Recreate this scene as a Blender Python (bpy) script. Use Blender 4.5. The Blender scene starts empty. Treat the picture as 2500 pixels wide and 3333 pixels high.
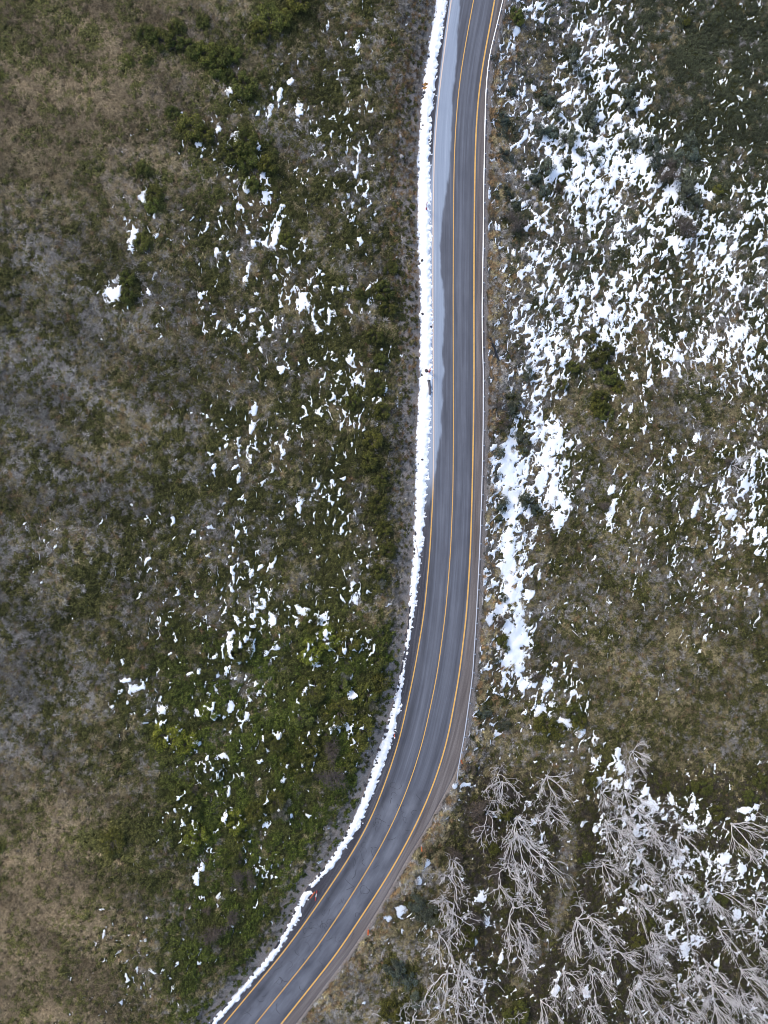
import bpy, math, random
import numpy as np
from mathutils import Vector
random.seed(7); RNG = np.random.default_rng(11)
SC = bpy.context.scene
COL = SC.collection

# ------------------------------------------------------------------ camera, sky, sun, exposure
CAM_H = 110.0                       # drone hovering 110 m above the road, looking straight down
F_PX, CX, CY = 2312.0, 1250.0, 1666.5   # 24 mm equivalent lens in photo pixels
cam = bpy.data.cameras.new('camera'); cam_o = bpy.data.objects.new('camera', cam); COL.objects.link(cam_o)
cam.sensor_fit = 'HORIZONTAL'; cam.sensor_width = 36.0; cam.lens = 36.0 * F_PX / 2500.0
cam.clip_start = 0.5; cam.clip_end = 3000.0
cam_o.location = (0, 0, CAM_H); cam_o.rotation_euler = (0, 0, 0)
SC.camera = cam_o
SUN_EL, SUN_AZ = math.radians(42), math.radians(-48)     # soft light from the upper left of the picture
world = bpy.data.worlds.new('World'); SC.world = world; world.use_nodes = True
wn = world.node_tree.nodes; wl = world.node_tree.links
bg = wn['Background']
sky = wn.new('ShaderNodeTexSky'); sky.sky_type = 'NISHITA'; sky.sun_disc = False
sky.sun_elevation = SUN_EL; sky.sun_rotation = SUN_AZ
sky.air_density = 1.0; sky.dust_density = 5.0; sky.ozone_density = 1.0; sky.altitude = 1700
wl.new(sky.outputs[0], bg.inputs[0]); bg.inputs[1].default_value = 0.13
sun = bpy.data.lights.new('sun', 'SUN'); sun.energy = 1.5; sun.angle = math.radians(30); sun.color = (1.0, 0.94, 0.84)
sun_o = bpy.data.objects.new('sun', sun); COL.objects.link(sun_o)
sd = Vector((math.sin(SUN_AZ) * math.cos(SUN_EL), math.cos(SUN_AZ) * math.cos(SUN_EL), math.sin(SUN_EL)))
sun_o.rotation_euler = sd.to_track_quat('Z', 'Y').to_euler(); sun_o.location = (-60, 60, 90)
SC.view_settings.view_transform = 'Standard'; SC.view_settings.look = 'None'
SC.view_settings.gamma = 1.0; SC.view_settings.use_curve_mapping = False
SC.view_settings.exposure = 1.08
try: SC.cycles.filter_width = 0.95          # crisp drone lens
except Exception: pass

# ------------------------------------------------------------------ helpers
def tag(o, label=None, cat=None, group=None, kind=None):
    if label: o['label'] = label
    if cat: o['category'] = cat
    if group: o['group'] = group
    if kind: o['kind'] = kind
    return o
def empty(name, loc, rz=0.0):
    o = bpy.data.objects.new(name, None); o.location = loc; o.rotation_euler = (0, 0, rz)
    o.empty_display_size = 0.3; COL.objects.link(o); return o
def mesh_np(name, V, Fq):
    me = bpy.data.meshes.new(name)
    V = np.asarray(V, np.float32); Fq = np.asarray(Fq, np.int32)
    k = Fq.shape[1]
    me.vertices.add(len(V)); me.vertices.foreach_set('co', V.ravel())
    me.loops.add(Fq.size); me.loops.foreach_set('vertex_index', Fq.ravel())
    me.polygons.add(len(Fq)); me.polygons.foreach_set('loop_start', np.arange(0, Fq.size, k, dtype=np.int32))
    me.polygons.foreach_set('loop_total', np.full(len(Fq), k, np.int32))
    me.update(calc_edges=True); return me
def smooth(me):
    me.polygons.foreach_set('use_smooth', np.ones(len(me.polygons), bool)); return me
def obj(name, me, mat, parent=None):
    if mat and not me.materials: me.materials.append(mat)
    o = bpy.data.objects.new(name, me); COL.objects.link(o)
    if parent: o.parent = parent
    return o
def pyd(name, V, Fc, sm=False):
    me = bpy.data.meshes.new(name); me.from_pydata(V, [], Fc); me.update()
    if sm: smooth(me)
    return me
def fattr(me, name, vals):
    a = me.attributes.new(name, 'FLOAT', 'POINT'); a.data.foreach_set('value', np.asarray(vals, np.float32))
def cattr(me, name, rgb):
    a = me.attributes.new(name, 'FLOAT_COLOR', 'POINT')
    c = np.ones((len(rgb), 4), np.float32); c[:, :3] = rgb; a.data.foreach_set('color', c.ravel())
class MB:
    def __init__(s): s.V = []; s.F = []
    def tube(s, pts, rad, n=6, cap=True):
        pts = [Vector(p) for p in pts]
        if not hasattr(rad, '__len__'): rad = [rad] * len(pts)
        base = len(s.V); u = None
        for i, p in enumerate(pts):
            t = (pts[min(i + 1, len(pts) - 1)] - pts[max(i - 1, 0)]).normalized()
            if u is None: u = t.orthogonal().normalized()
            else:
                u = u - t * u.dot(t)
                u = u.normalized() if u.length > 1e-6 else t.orthogonal().normalized()
            w = t.cross(u)
            for k in range(n):
                a = 2 * math.pi * k / n
                s.V.append(tuple(p + (u * math.cos(a) + w * math.sin(a)) * rad[i]))
        for i in range(len(pts) - 1):
            for k in range(n):
                a = base + i * n + k; b = base + i * n + (k + 1) % n
                s.F.append((a, b, b + n, a + n))
        if cap:
            s.F.append(tuple(base + k for k in reversed(range(n))))
            e = base + (len(pts) - 1) * n; s.F.append(tuple(e + k for k in range(n)))
    def box(s, c, h, rz=0.0):
        b = len(s.V); ca, sa = math.cos(rz), math.sin(rz)
        for dz in (-1, 1):
            for dx, dy in ((-1, -1), (1, -1), (1, 1), (-1, 1)):
                x, y = dx * h[0], dy * h[1]
                s.V.append((c[0] + x * ca - y * sa, c[1] + x * sa + y * ca, c[2] + dz * h[2]))
        for f in ((3, 2, 1, 0), (4, 5, 6, 7), (0, 1, 5, 4), (1, 2, 6, 5), (2, 3, 7, 6), (3, 0, 4, 7)):
            s.F.append(tuple(b + i for i in f))
    def build(s, name, mat, parent=None, sm=False):
        return obj(name, pyd(name, s.V, s.F, sm), mat, parent)
    def mesh(s, name, sm=False): return pyd(name, s.V, s.F, sm)

# gradient noise on numpy arrays
def pnoise(x, y, seed):
    xi = np.floor(x).astype(np.int64); yi = np.floor(y).astype(np.int64)
    xf = x - xi; yf = y - yi
    def g(ix, iy):
        h = (ix * 374761393 + iy * 668265263 + seed * 974634777) & 0x7fffffff
        h = ((h ^ (h >> 13)) * 1274126177) & 0x7fffffff
        h = h ^ (h >> 16)
        a = (h & 1023) * (2 * math.pi / 1024)
        return np.cos(a), np.sin(a)
    u = xf * xf * xf * (xf * (xf * 6 - 15) + 10); v = yf * yf * yf * (yf * (yf * 6 - 15) + 10)
    r = []
    for dx in (0, 1):
        for dy in (0, 1):
            gx, gy = g(xi + dx, yi + dy); r.append(gx * (xf - dx) + gy * (yf - dy))
    a = r[0] * (1 - v) + r[1] * v; b = r[2] * (1 - v) + r[3] * v
    return (a * (1 - u) + b * u) * 1.5
def fbm(x, y, seed, octs=4, gain=0.5):
    t = 0; a = 1.0; n = 0
    for o in range(octs):
        t = t + a * pnoise(x * 2 ** o + 17.3 * o, y * 2 ** o - 9.1 * o, seed + o); n += a; a *= gain
    return t / n
def sstep(a, b, x):
    t = np.clip((x - a) / (b - a), 0, 1); return t * t * (3 - 2 * t)
def gsmooth(a, sig):
    k = int(sig * 3) + 1; w = np.exp(-0.5 * (np.arange(-k, k + 1) / sig) ** 2); w /= w.sum()
    return np.convolve(np.pad(a, k, mode='reflect', reflect_type='odd'), w, 'valid')

# ------------------------------------------------------------------ materials
def mat_new(name, rough=0.9, spec=0.2):
    m = bpy.data.materials.new(name); m.use_nodes = True
    b = m.node_tree.nodes['Principled BSDF']; b.inputs['Roughness'].default_value = rough
    b.inputs['Specular IOR Level'].default_value = spec
    return m, m.node_tree.nodes, m.node_tree.links, b
def N(nodes, t, **kw):
    n = nodes.new(t)
    for k, v in kw.items():
        if k.startswith('_'): n.inputs[k[1:]].default_value = v
        else: setattr(n, k, v)
    return n
def noise_n(nodes, links, vec, scale, detail=3, rough=0.55):
    n = N(nodes, 'ShaderNodeTexNoise'); n.inputs['Scale'].default_value = scale
    n.inputs['Detail'].default_value = detail; n.inputs['Roughness'].default_value = rough
    if vec is not None: links.new(vec, n.inputs['Vector'])
    return n.outputs['Fac']
def ramp(nodes, links, fac, stops):
    r = N(nodes, 'ShaderNodeValToRGB'); e = r.color_ramp.elements
    while len(e) < len(stops): e.new(0.5)
    for i, (p, c) in enumerate(stops):
        e[i].position = p; e[i].color = (*c, 1) if len(c) == 3 else c
    links.new(fac, r.inputs[0]); return r.outputs[0]
def mixc(nodes, links, fac, a, b, blend='MIX'):
    m = N(nodes, 'ShaderNodeMix', data_type='RGBA', blend_type=blend)
    for s, v in ((0, fac), (6, a), (7, b)):
        if hasattr(v, 'is_linked') or hasattr(v, 'links'): links.new(v, m.inputs[s])
        elif isinstance(v, (int, float)): m.inputs[s].default_value = v
        else: m.inputs[s].default_value = (*v, 1)
    return m.outputs[2]
def mathn(nodes, links, op, a, b=0.0, clamp=False):
    m = N(nodes, 'ShaderNodeMath', operation=op); m.use_clamp = clamp
    for i, v in enumerate((a, b)):
        if hasattr(v, 'links'): links.new(v, m.inputs[i])
        else: m.inputs[i].default_value = v
    return m.outputs[0]
def attr(nodes, name, kind='GEOMETRY'):
    a = N(nodes, 'ShaderNodeAttribute', attribute_name=name); a.attribute_type = kind; return a
def bump(nodes, links, bsdf, h, strength=0.5, dist=0.05):
    b = N(nodes, 'ShaderNodeBump'); b.inputs['Strength'].default_value = strength; b.inputs['Distance'].default_value = dist
    links.new(h, b.inputs['Height']); links.new(b.outputs[0], bsdf.inputs['Normal'])
def simple(name, c, rough=0.8, var=0.25, scale=6.0, metal=0.0, spec=0.3):
    m, n, l, b = mat_new(name, rough, spec)
    tc = N(n, 'ShaderNodeTexCoord')
    f = noise_n(n, l, tc.outputs['Object'], scale, 4)
    lo = tuple(x * (1 - var) for x in c); hi = tuple(min(1, x * (1 + var)) for x in c)
    l.new(ramp(n, l, f, [(0.3, lo), (0.7, hi)]), b.inputs['Base Color']); b.inputs['Metallic'].default_value = metal
    return m

M = {}
# hillside: earth, litter and low heath; "cover" holds what grows there (r straw, g grey litter, b green heath), "gravel" bare verge
m, n, l, b = mat_new('hillside', 0.95, 0.1)
tc = N(n, 'ShaderNodeTexCoord'); P3 = tc.outputs['Object']
f1 = noise_n(n, l, P3, 1.6, 5, 0.65); f2 = noise_n(n, l, P3, 7.0, 4, 0.7); f3 = noise_n(n, l, P3, 0.25, 4, 0.6)
straw = ramp(n, l, f2, [(0.30, (0.035, 0.028, 0.015)), (0.5, (0.095, 0.074, 0.041)), (0.72, (0.19, 0.15, 0.09))])
grey = ramp(n, l, f2, [(0.30, (0.045, 0.040, 0.032)), (0.5, (0.12, 0.110, 0.094)), (0.72, (0.26, 0.245, 0.225))])
green = ramp(n, l, f2, [(0.30, (0.016, 0.018, 0.006)), (0.5, (0.036, 0.038, 0.013)), (0.72, (0.075, 0.072, 0.026))])
bank = ramp(n, l, f2, [(0.25, (0.13, 0.098, 0.078)), (0.5, (0.32, 0.26, 0.215)), (0.75, (0.55, 0.49, 0.445))])
cov = attr(n, 'cover'); sp = N(n, 'ShaderNodeSeparateColor'); l.new(cov.outputs['Color'], sp.inputs[0])
def thr(x, w=0.10):
    a = mathn(n, l, 'ADD', x, mathn(n, l, 'MULTIPLY', mathn(n, l, 'SUBTRACT', f1, 0.5), 1.6))
    return mathn(n, l, 'MULTIPLY', mathn(n, l, 'SUBTRACT', a, 0.5 - w), 1 / (2 * w), True)
c = mixc(n, l, thr(sp.outputs[1], 0.3), straw, grey)
c = mixc(n, l, thr(sp.outputs[2]), c, green)
c = mixc(n, l, thr(attr(n, 'gravel').outputs['Fac'], 0.2), c, bank)
c = mixc(n, l, 0.5, c, ramp(n, l, f3, [(0.3, (0.75, 0.72, 0.72)), (0.7, (1.2, 1.18, 1.12))]), 'MULTIPLY')
l.new(c, b.inputs['Base Color']); bump(n, l, b, f2, 0.9, 0.12); M['hill'] = m

# asphalt with salt film, wheel tracks, older seal; UV = metres across / along
m, n, l, b = mat_new('asphalt', 0.7, 0.35)
uv = N(n, 'ShaderNodeUVMap', uv_map='road'); mp = N(n, 'ShaderNodeMapping'); mp.inputs['Scale'].default_value = (1.9, 0.035, 1)
l.new(uv.outputs[0], mp.inputs[0])
streak = noise_n(n, l, mp.outputs[0], 1.6, 5, 0.65)
mp2 = N(n, 'ShaderNodeMapping'); mp2.inputs['Scale'].default_value = (1, 0.35, 1); l.new(uv.outputs[0], mp2.inputs[0])
blot = noise_n(n, l, mp2.outputs[0], 0.55, 4, 0.6); grain = noise_n(n, l, uv.outputs[0], 14, 3, 0.7)
base = ramp(n, l, streak, [(0.28, (0.060, 0.064, 0.079)), (0.5, (0.092, 0.098, 0.119)), (0.72, (0.134, 0.143, 0.172))])
old = ramp(n, l, blot, [(0.3, (0.060, 0.063, 0.076)), (0.52, (0.104, 0.109, 0.128)), (0.75, (0.150, 0.156, 0.180))])
c = mixc(n, l, mathn(n, l, 'MULTIPLY', attr(n, 'old').outputs['Fac'], 0.7), base, old)
c = mixc(n, l, 0.55, c, ramp(n, l, blot, [(0.3, (0.72, 0.72, 0.74)), (0.7, (1.25, 1.25, 1.24))]), 'MULTIPLY')
tr = attr(n, 'track')
c = mixc(n, l, mathn(n, l, 'MULTIPLY', tr.outputs['Fac'], 0.40), c, (0.185, 0.195, 0.225))
salt = ramp(n, l, streak, [(0.25, (0.215, 0.255, 0.32)), (0.6, (0.295, 0.34, 0.415)), (0.8, (0.40, 0.445, 0.52))])
c = mixc(n, l, attr(n, 'frost').outputs['Fac'], c, salt)
c = mixc(n, l, mathn(n, l, 'MULTIPLY', attr(n, 'grime').outputs['Fac'], 0.75), c, (0.036, 0.036, 0.043))
c = mixc(n, l, 0.6, c, ramp(n, l, grain, [(0.25, (0.72, 0.72, 0.72)), (0.75, (1.22, 1.22, 1.22))]), 'MULTIPLY')
l.new(c, b.inputs['Base Color']); bump(n, l, b, grain, 0.35, 0.01); M['asphalt'] = m

def strip_mat(name, lo, mid, hi, s1=1.2, s2=9.0):
    m, n, l, b = mat_new(name, 0.9, 0.2)
    uv = N(n, 'ShaderNodeUVMap', uv_map='road'); mp = N(n, 'ShaderNodeMapping'); mp.inputs['Scale'].default_value = (1.6, 0.06, 1)
    l.new(uv.outputs[0], mp.inputs[0]); s = noise_n(n, l, mp.outputs[0], s1, 4, 0.6)
    g = noise_n(n, l, uv.outputs[0], s2, 4, 0.75)
    c = ramp(n, l, s, [(0.28, lo), (0.5, mid), (0.72, hi)])
    c = mixc(n, l, 0.8, c, ramp(n, l, g, [(0.25, (0.5, 0.5, 0.5)), (0.75, (1.45, 1.42, 1.38))]), 'MULTIPLY')
    salt = mixc(n, l, attr(n, 'frost').outputs['Fac'], c, (0.30, 0.34, 0.41))
    l.new(salt, b.inputs['Base Color']); bump(n, l, b, g, 0.6, 0.03); return m
M['shoulder'] = strip_mat('dirty_shoulder', (0.078, 0.067, 0.065), (0.135, 0.119, 0.116), (0.20, 0.182, 0.178))
M['verge'] = strip_mat('gravel_verge', (0.030, 0.030, 0.036), (0.060, 0.060, 0.072), (0.12, 0.12, 0.135), 1.6, 5.0)
m, n, l, b = mat_new('yellow_paint', 0.6, 0.3)
uv = N(n, 'ShaderNodeUVMap', uv_map='road'); g = noise_n(n, l, uv.outputs[0], 3.0, 5, 0.7)
c = ramp(n, l, g, [(0.22, (0.30, 0.17, 0.07)), (0.42, (0.62, 0.34, 0.085)), (0.7, (0.74, 0.44, 0.13))])
c = mixc(n, l, mathn(n, l, 'MULTIPLY', attr(n, 'frost').outputs['Fac'], 0.8), c, (0.66, 0.55, 0.49))
l.new(c, b.inputs['Base Color']); M['yellow'] = m
M['tar'] = simple('tar', (0.028, 0.028, 0.032), 0.6)

m, n, l, b = mat_new('snow', 0.6, 0.3)
tc = N(n, 'ShaderNodeTexCoord'); f = noise_n(n, l, tc.outputs['Object'], 3.0, 5, 0.65); fd = noise_n(n, l, tc.outputs['Object'], 9.0, 3, 0.6)
c = ramp(n, l, f, [(0.3, (0.86, 0.87, 0.89)), (0.6, (0.93, 0.94, 0.95))])
l.new(c, b.inputs['Base Color']); bump(n, l, b, f, 0.12, 0.1)
M['snow'] = m

def leaf_mat(name, src, tint=(1, 1, 1), lo=0.24, hi=1.58, rough=0.75):
    """leaves: colour comes from the plant it belongs to, varied from leaf to leaf"""
    m, n, l, b = mat_new(name, rough, 0.25)
    gi = N(n, 'ShaderNodeNewGeometry')
    v = ramp(n, l, gi.outputs['Random Per Island'], [(0.0, (lo, lo, lo)), (1.0, (hi, hi, hi))])
    if src == 'inst': col = attr(n, 'col', 'INSTANCER').outputs['Color']
    else: col = N(n, 'ShaderNodeObjectInfo').outputs['Color']
    if src == 'obj':
        tc = N(n, 'ShaderNodeTexCoord'); f = noise_n(n, l, tc.outputs['Object'], 3.2, 2)
        col = mixc(n, l, 1.0, col, ramp(n, l, f, [(0.3, (0.62, 0.66, 0.72)), (0.7, (1.4, 1.32, 1.15))]), 'MULTIPLY')
    l.new(mixc(n, l, 1.0, col, v, 'MULTIPLY'), b.inputs['Base Color']); return m
M['heath'] = leaf_mat('heath_leaves', 'inst'); M['leaf'] = leaf_mat('shrub_leaves', 'obj')
M['twig'] = simple('twigs', (0.10, 0.082, 0.07), 0.9, 0.4, 3.0)
m, n, l, b = mat_new('dead_bark', 0.8, 0.25)
tc = N(n, 'ShaderNodeTexCoord'); f = noise_n(n, l, tc.outputs['Object'], 2.2, 5, 0.65)
l.new(ramp(n, l, f, [(0.25, (0.24, 0.22, 0.215)), (0.42, (0.58, 0.54, 0.53)), (0.75, (0.82, 0.79, 0.78))]), b.inputs['Base Color'])
M['bark'] = m
M['steel'] = simple('galvanised_steel', (0.46, 0.49, 0.54), 0.42, 0.08, 2.0, 0.55)
M['post'] = simple('post_steel', (0.30, 0.31, 0.33), 0.6, 0.2, 4.0, 0.4)
M['black'] = simple('black_plastic', (0.016, 0.017, 0.021), 0.35, 0.3, 3.0, 0.0, 0.5)
M['red'] = simple('red_paint', (0.45, 0.045, 0.04), 0.5, 0.15)
M['orange'] = simple('orange_paint', (0.62, 0.13, 0.035), 0.5, 0.12)
M['signo'] = simple('sign_orange', (0.90, 0.36, 0.06), 0.45, 0.1)
M['signk'] = simple('sign_black', (0.02, 0.02, 0.02), 0.5)
M['white'] = simple('white_band', (0.82, 0.82, 0.80), 0.5, 0.05)
M['rock'] = simple('rock', (0.075, 0.066, 0.070), 0.9, 0.45, 2.5)
M['stone'] = simple('pale_stone', (0.34, 0.32, 0.31), 0.9, 0.3, 2.5)
M['stick'] = simple('dry_stick', (0.42, 0.27, 0.14), 0.8)
M['concrete'] = simple('weathered_pipe', (0.10, 0.095, 0.11), 0.8, 0.4, 2.0)

# ------------------------------------------------------------------ road layout (photo rows -> columns, mapped onto level ground)
ROW = np.arange(-1200, 4600, 4.0)
def curve(pts, sig=45, rows=ROW):
    p = np.array(pts, float); v = np.interp(rows, p[:, 0], p[:, 1])
    s0 = (p[1, 1] - p[0, 1]) / (p[1, 0] - p[0, 0]); s1 = (p[-1, 1] - p[-2, 1]) / (p[-1, 0] - p[-2, 0])
    v = np.where(rows < p[0, 0], p[0, 1] + s0 * (rows - p[0, 0]), v)
    v = np.where(rows > p[-1, 0], p[-1, 1] + s1 * (rows - p[-1, 0]), v)
    return gsmooth(v, sig / 4.0) if sig else v
rw = [0, 100, 200, 300, 400, 500, 600, 800, 1000, 1200, 1400, 1600, 1800, 2000, 2200, 2400, 2500, 2600, 2700, 2800, 2900, 3000, 3100, 3333]
Lx = [1469, 1455, 1442, 1430, 1420, 1414, 1411, 1409, 1409, 1410.5, 1412, 1410, 1399, 1380.5, 1346, 1302.5, 1271, 1235, 1191, 1132, 1065, 996, 923, 729]
Cx = [1541.5, 1523, 1505.5, 1492, 1484, 1479, 1477, 1475.5, 1475, 1475.5, 1476, 1474.5, 1466.5, 1450, 1422.5, 1380, 1350.5, 1314, 1269, 1215, 1154, 1089, 1020, 831]
Rx = [1610, 1592, 1573, 1558.5, 1550.5, 1547, 1545, 1543, 1542.5, 1543, 1541, 1537, 1531, 1518.5, 1494.5, 1458.5, 1430, 1393, 1346.5, 1293, 1232, 1165, 1100, 915]
XL = curve(list(zip(rw, Lx))); XC = curve(list(zip(rw, Cx))); XR = curve(list(zip(rw, Rx)))
XG = curve([(0, 1637), (50, 1625), (100, 1613), (150, 1600), (200, 1590), (300, 1581.5), (400, 1579), (600, 1575), (800, 1573), (1000, 1569.5), (1120, 1570.5), (1200, 1573.5),
            (1400, 1573), (1600, 1568.5), (1800, 1561), (2000, 1551), (2200, 1538.5), (2400, 1511), (2500, 1491.5), (2540, 1487.5), (2600, 1482)], 26)
XSL = curve([(0, 1426), (100, 1408), (200, 1393), (300, 1373), (400, 1371), (500, 1364), (600, 1361.5), (800, 1365), (1000, 1371), (1200, 1369.5), (1400, 1359), (1600, 1356.5),
             (1800, 1349), (2000, 1332.5), (2100, 1322), (2200, 1303), (2300, 1281), (2400, 1251), (2500, 1213), (2600, 1182), (2700, 1136), (2800, 1078), (2860, 1028), (2900, 990), (3000, 945), (3100, 888), (3333, 684)], 20)
XSR = curve([(0, 1452), (100, 1438.5), (200, 1423), (300, 1410), (400, 1401), (500, 1398), (600, 1398.5), (800, 1400.5), (1000, 1405), (1200, 1407), (1400, 1398.5), (1600, 1387),
             (1800, 1371), (2000, 1349.5), (2100, 1334), (2200, 1316), (2300, 1304), (2400, 1281), (2500, 1247), (2600, 1209), (2700, 1163), (2800, 1102), (2860, 1050), (2900, 1012), (3000, 966), (3100, 907), (3333, 706)], 20)
XPR = curve([(0, 1642), (100, 1619), (200, 1596), (300, 1588), (600, 1581), (1000, 1576), (1200, 1580), (1400, 1580), (1600, 1576), (1800, 1568), (2000, 1558), (2200, 1546),
             (2400, 1517), (2500, 1492), (2560, 1462), (2620, 1428), (2700, 1386), (2800, 1322), (2900, 1268), (3000, 1207), (3100, 1141), (3333, 964)], 30)
XFB = curve([(-200, 1510), (0, 1495), (100, 1492), (200, 1484), (300, 1476), (400, 1469), (500, 1464), (600, 1458), (700, 1441), (800, 1432), (850, 1434), (900, 1437), (950, 1443.5),
             (1000, 1447), (1050, 1446), (1100, 1442.5), (1150, 1439.6), (1190, 1440), (1205, 1447), (1225, 1440), (1300, 1440), (1400, 1436), (1450, 1430), (1500, 1422), (1560, 1413), (1640, 1402), (1800, 1380)], 8)
XBL = XSL - 5; XBR = XPR + 4
S0 = CAM_H / F_PX
def g2w(u, v, z=0.0):                     # photo position -> place on the level z
    k = (CAM_H - z) / F_PX; return (u - CX) * k, (CY - v) * k
def at_row(X, v): return np.interp(v, ROW, X)

# ------------------------------------------------------------------ terrain height
def seg_dist(px, py, qx, qy):
    out = np.full(px.shape, 1e9)
    ax, ay, bx, by = qx[:-1], qy[:-1], qx[1:], qy[1:]
    for i in range(len(ax)):
        dx, dy = bx[i] - ax[i], by[i] - ay[i]; L2 = dx * dx + dy * dy + 1e-9
        t = np.clip(((px - ax[i]) * dx + (py - ay[i]) * dy) / L2, 0, 1)
        np.minimum(out, (px - ax[i] - t * dx) ** 2 + (py - ay[i] - t * dy) ** 2, out=out)
    return np.sqrt(out)
def stretch(a, b, step, far):
    c = list(np.arange(a, b + step * 0.5, step)); s = step
    while c[-1] < far: s *= 1.35; c.append(c[-1] + s)
    s = step
    while c[0] > -far: s *= 1.35; c.insert(0, c[0] - s)
    return np.array(c)
GX = stretch(-70, 78, 0.36, 420.0); GY = stretch(-100, 96, 0.36, 420.0)
gx, gy = np.meshgrid(GX, GY)
sub = slice(None, None, 8)
def side_dist(px, py):
    v = CY - py / S0; u = CX + px / S0
    bl = np.interp(v, ROW, XBL); br = np.interp(v, ROW, XBR)
    qy = (CY - ROW[sub]) * S0
    dl = seg_dist(px, py, (XBL[sub] - CX) * S0, qy); dr = seg_dist(px, py, (XBR[sub] - CX) * S0, qy)
    dl = np.where(u < bl, dl, -dl); dr = np.where(u > br, dr, -dr)
    return dl, dr
DL, DR = side_dist(gx, gy)
und = fbm(gx / 26, gy / 26, 3, 3) * 1.3; mic = fbm(gx / 2.8, gy / 2.8, 9, 2) * 0.34
hl = 2.2 * (1 - np.exp(-np.maximum(DL, 0) / 3.4)) + 0.17 * np.maximum(DL, 0)
hr = -(2.4 * (1 - np.exp(-np.maximum(DR, 0) / 5.0)) + 0.13 * np.maximum(DR, 0))
far = np.hypot(gx, gy); lim = np.clip(1 - (far - 130) / 400, 0.25, 1)
GZ = -0.07 + np.where(DL > 0, hl, 0) * lim + np.where(DR > 0, hr, 0) * lim
w = np.clip(np.maximum(DL, DR) / 5.0, 0, 1); GZ = GZ + und * w ** 2 + mic * np.clip(np.maximum(DL, DR) / 2.0, 0, 1) * 0.8
def bil(A, x, y):
    i = np.clip(np.searchsorted(GX, x) - 1, 0, len(GX) - 2); j = np.clip(np.searchsorted(GY, y) - 1, 0, len(GY) - 2)
    tx = (x - GX[i]) / (GX[i + 1] - GX[i]); ty = (y - GY[j]) / (GY[j + 1] - GY[j])
    return (A[j, i] * (1 - tx) + A[j, i + 1] * tx) * (1 - ty) + (A[j + 1, i] * (1 - tx) + A[j + 1, i + 1] * tx) * ty
def at(u, v):                              # photo position -> point on the ground
    u = np.asarray(u, float); v = np.asarray(v, float); z = np.zeros_like(u)
    for _ in range(12):
        x, y = g2w(u, v, z); z = 0.5 * z + 0.5 * bil(GZ, x, y)
    x, y = g2w(u, v, z); return x, y, bil(GZ, x, y)
def to_px(x, y, z):
    k = F_PX / (CAM_H - z); return CX + x * k, CY - y * k

# ------------------------------------------------------------------ what grows where (coarse survey of the hillside, 250 px squares)
def grid(txt): return np.array([[int(ch) for ch in r] for r in txt.split()], float)
GREEN = grid('6335721589 2345721679 3456722668 5566722666 4456821555 4566822435 5667822656 5767822655 4778922545 4678923655 4689824466 3578534477 3577344577 3563344677')
GREYN = grid('0234456755 0135435865 1344436555 5644455745 7843445434 7753455534 8775465653 6565464553 6555474433 6555463333 4454454355 2344444445 2244553655 3334553655')
SNOWD = grid('0000000000221000554641414 0000000000242000445751212 0000000224222000336761123 0000000335322000467773232 0000204543331000477776433 0000201453442000467777644 '
             '0000422443241000566757756 0000433353252000466767677 0000022344242000566666676 0004413335442000567776666 0002023354542000577754567 1000112344432000377645566 '
             '0000011344353000386444455 0000012354542000485423424 1100012355431000676213434 0010012344431000856213246 0002222235431000756333346 0321223344431000855444455 '
             '0321222454321000854333444 0020223545443003843211333 0002323354442003833211232 0002334444332004852111211 0002543443331003554111010 0000344433331004455200010 '
             '0000004433332003433521110... 0000003333310002332644332 0000034343200003432556453... 0000024343000000252445452 0000101052430034243344676 0000013222001424313344555... '
             '0004222220004434223434555 0013422000002334414344544 0024310000011234424544544 0022000000000334203444444'.replace('...', ''))
for r_ in range(1, 21):                     # the survey reads low where the flecks are finest
    SNOWD[r_, 16] = max(SNOWD[r_, 16], 5)
    if r_ > 9: SNOWD[r_, 20:25] = np.minimum(SNOWD[r_, 20:25] + 1, 6)
SN = np.array([0, .016, .038, .072, .115, .175, .37, .58, .76, .88])
def gsamp(G, u, v, cell):
    fx = np.clip(u / cell - 0.5, 0, G.shape[1] - 1.001); fy = np.clip(v / cell - 0.5, 0, G.shape[0] - 1.001)
    i = fx.astype(int); j = fy.astype(int); tx = fx - i; ty = fy - j
    return (G[j, i] * (1 - tx) + G[j, i + 1] * tx) * (1 - ty) + (G[j + 1, i] * (1 - tx) + G[j + 1, i + 1] * tx) * ty

# named shrubs: (column, row, radius px, kind)  g olive green, b blue green, k grey brown twiggy, l bright green, p pale grey green
SHRUBS = []
def sh(kind, zone, txt):
    for t in txt.split(';'):
        a = [float(q) for q in t.split(',')]; SHRUBS.append((a[0], a[1], a[2], kind, zone))
sh('g', 'ul', '482,121,35;524,136,35;573,93,24;573,145,32;627,163,32;669,181,38;717,187,40;760,181,28;705,229,35;741,253,28;874,72,50;916,66,36;844,115,36;660,75,22;802,290,45;561,374,25;621,416,45;669,440,30;766,500,45;802,470,40;808,530,35;874,543,35;820,603,25;467,549,24;500,632,26;498,672,26;464,790,28;416,910,26;418,965,26;928,778,22;416,199,18;482,196,15;975,20,36;5,245,12')
sh('l', 'll', '548,2397,50;606,2411,40;683,2315,32;1006,2117,46;1069,2073,42;640,2717,42;765,2671,42')
sh('g', 'll', '789,2117,40;808,2064,28;1127,2093,45;1223,2141,45;1020,2030,30;1020,2237,52;1098,2237,45;1103,2310,52;982,2319,46;1175,2363,46;895,2411,42;1006,2421,40;1165,2430,42;982,2503,42;683,2503,48;620,2623,38;895,2599,38;369,2733,48;597,2598,45;787,2728,30;749,2788,32;5,2755,20;1236,2220,36;1190,2260,38;1060,2380,36;940,2480,36;1130,2480,36;830,2640,34')
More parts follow.
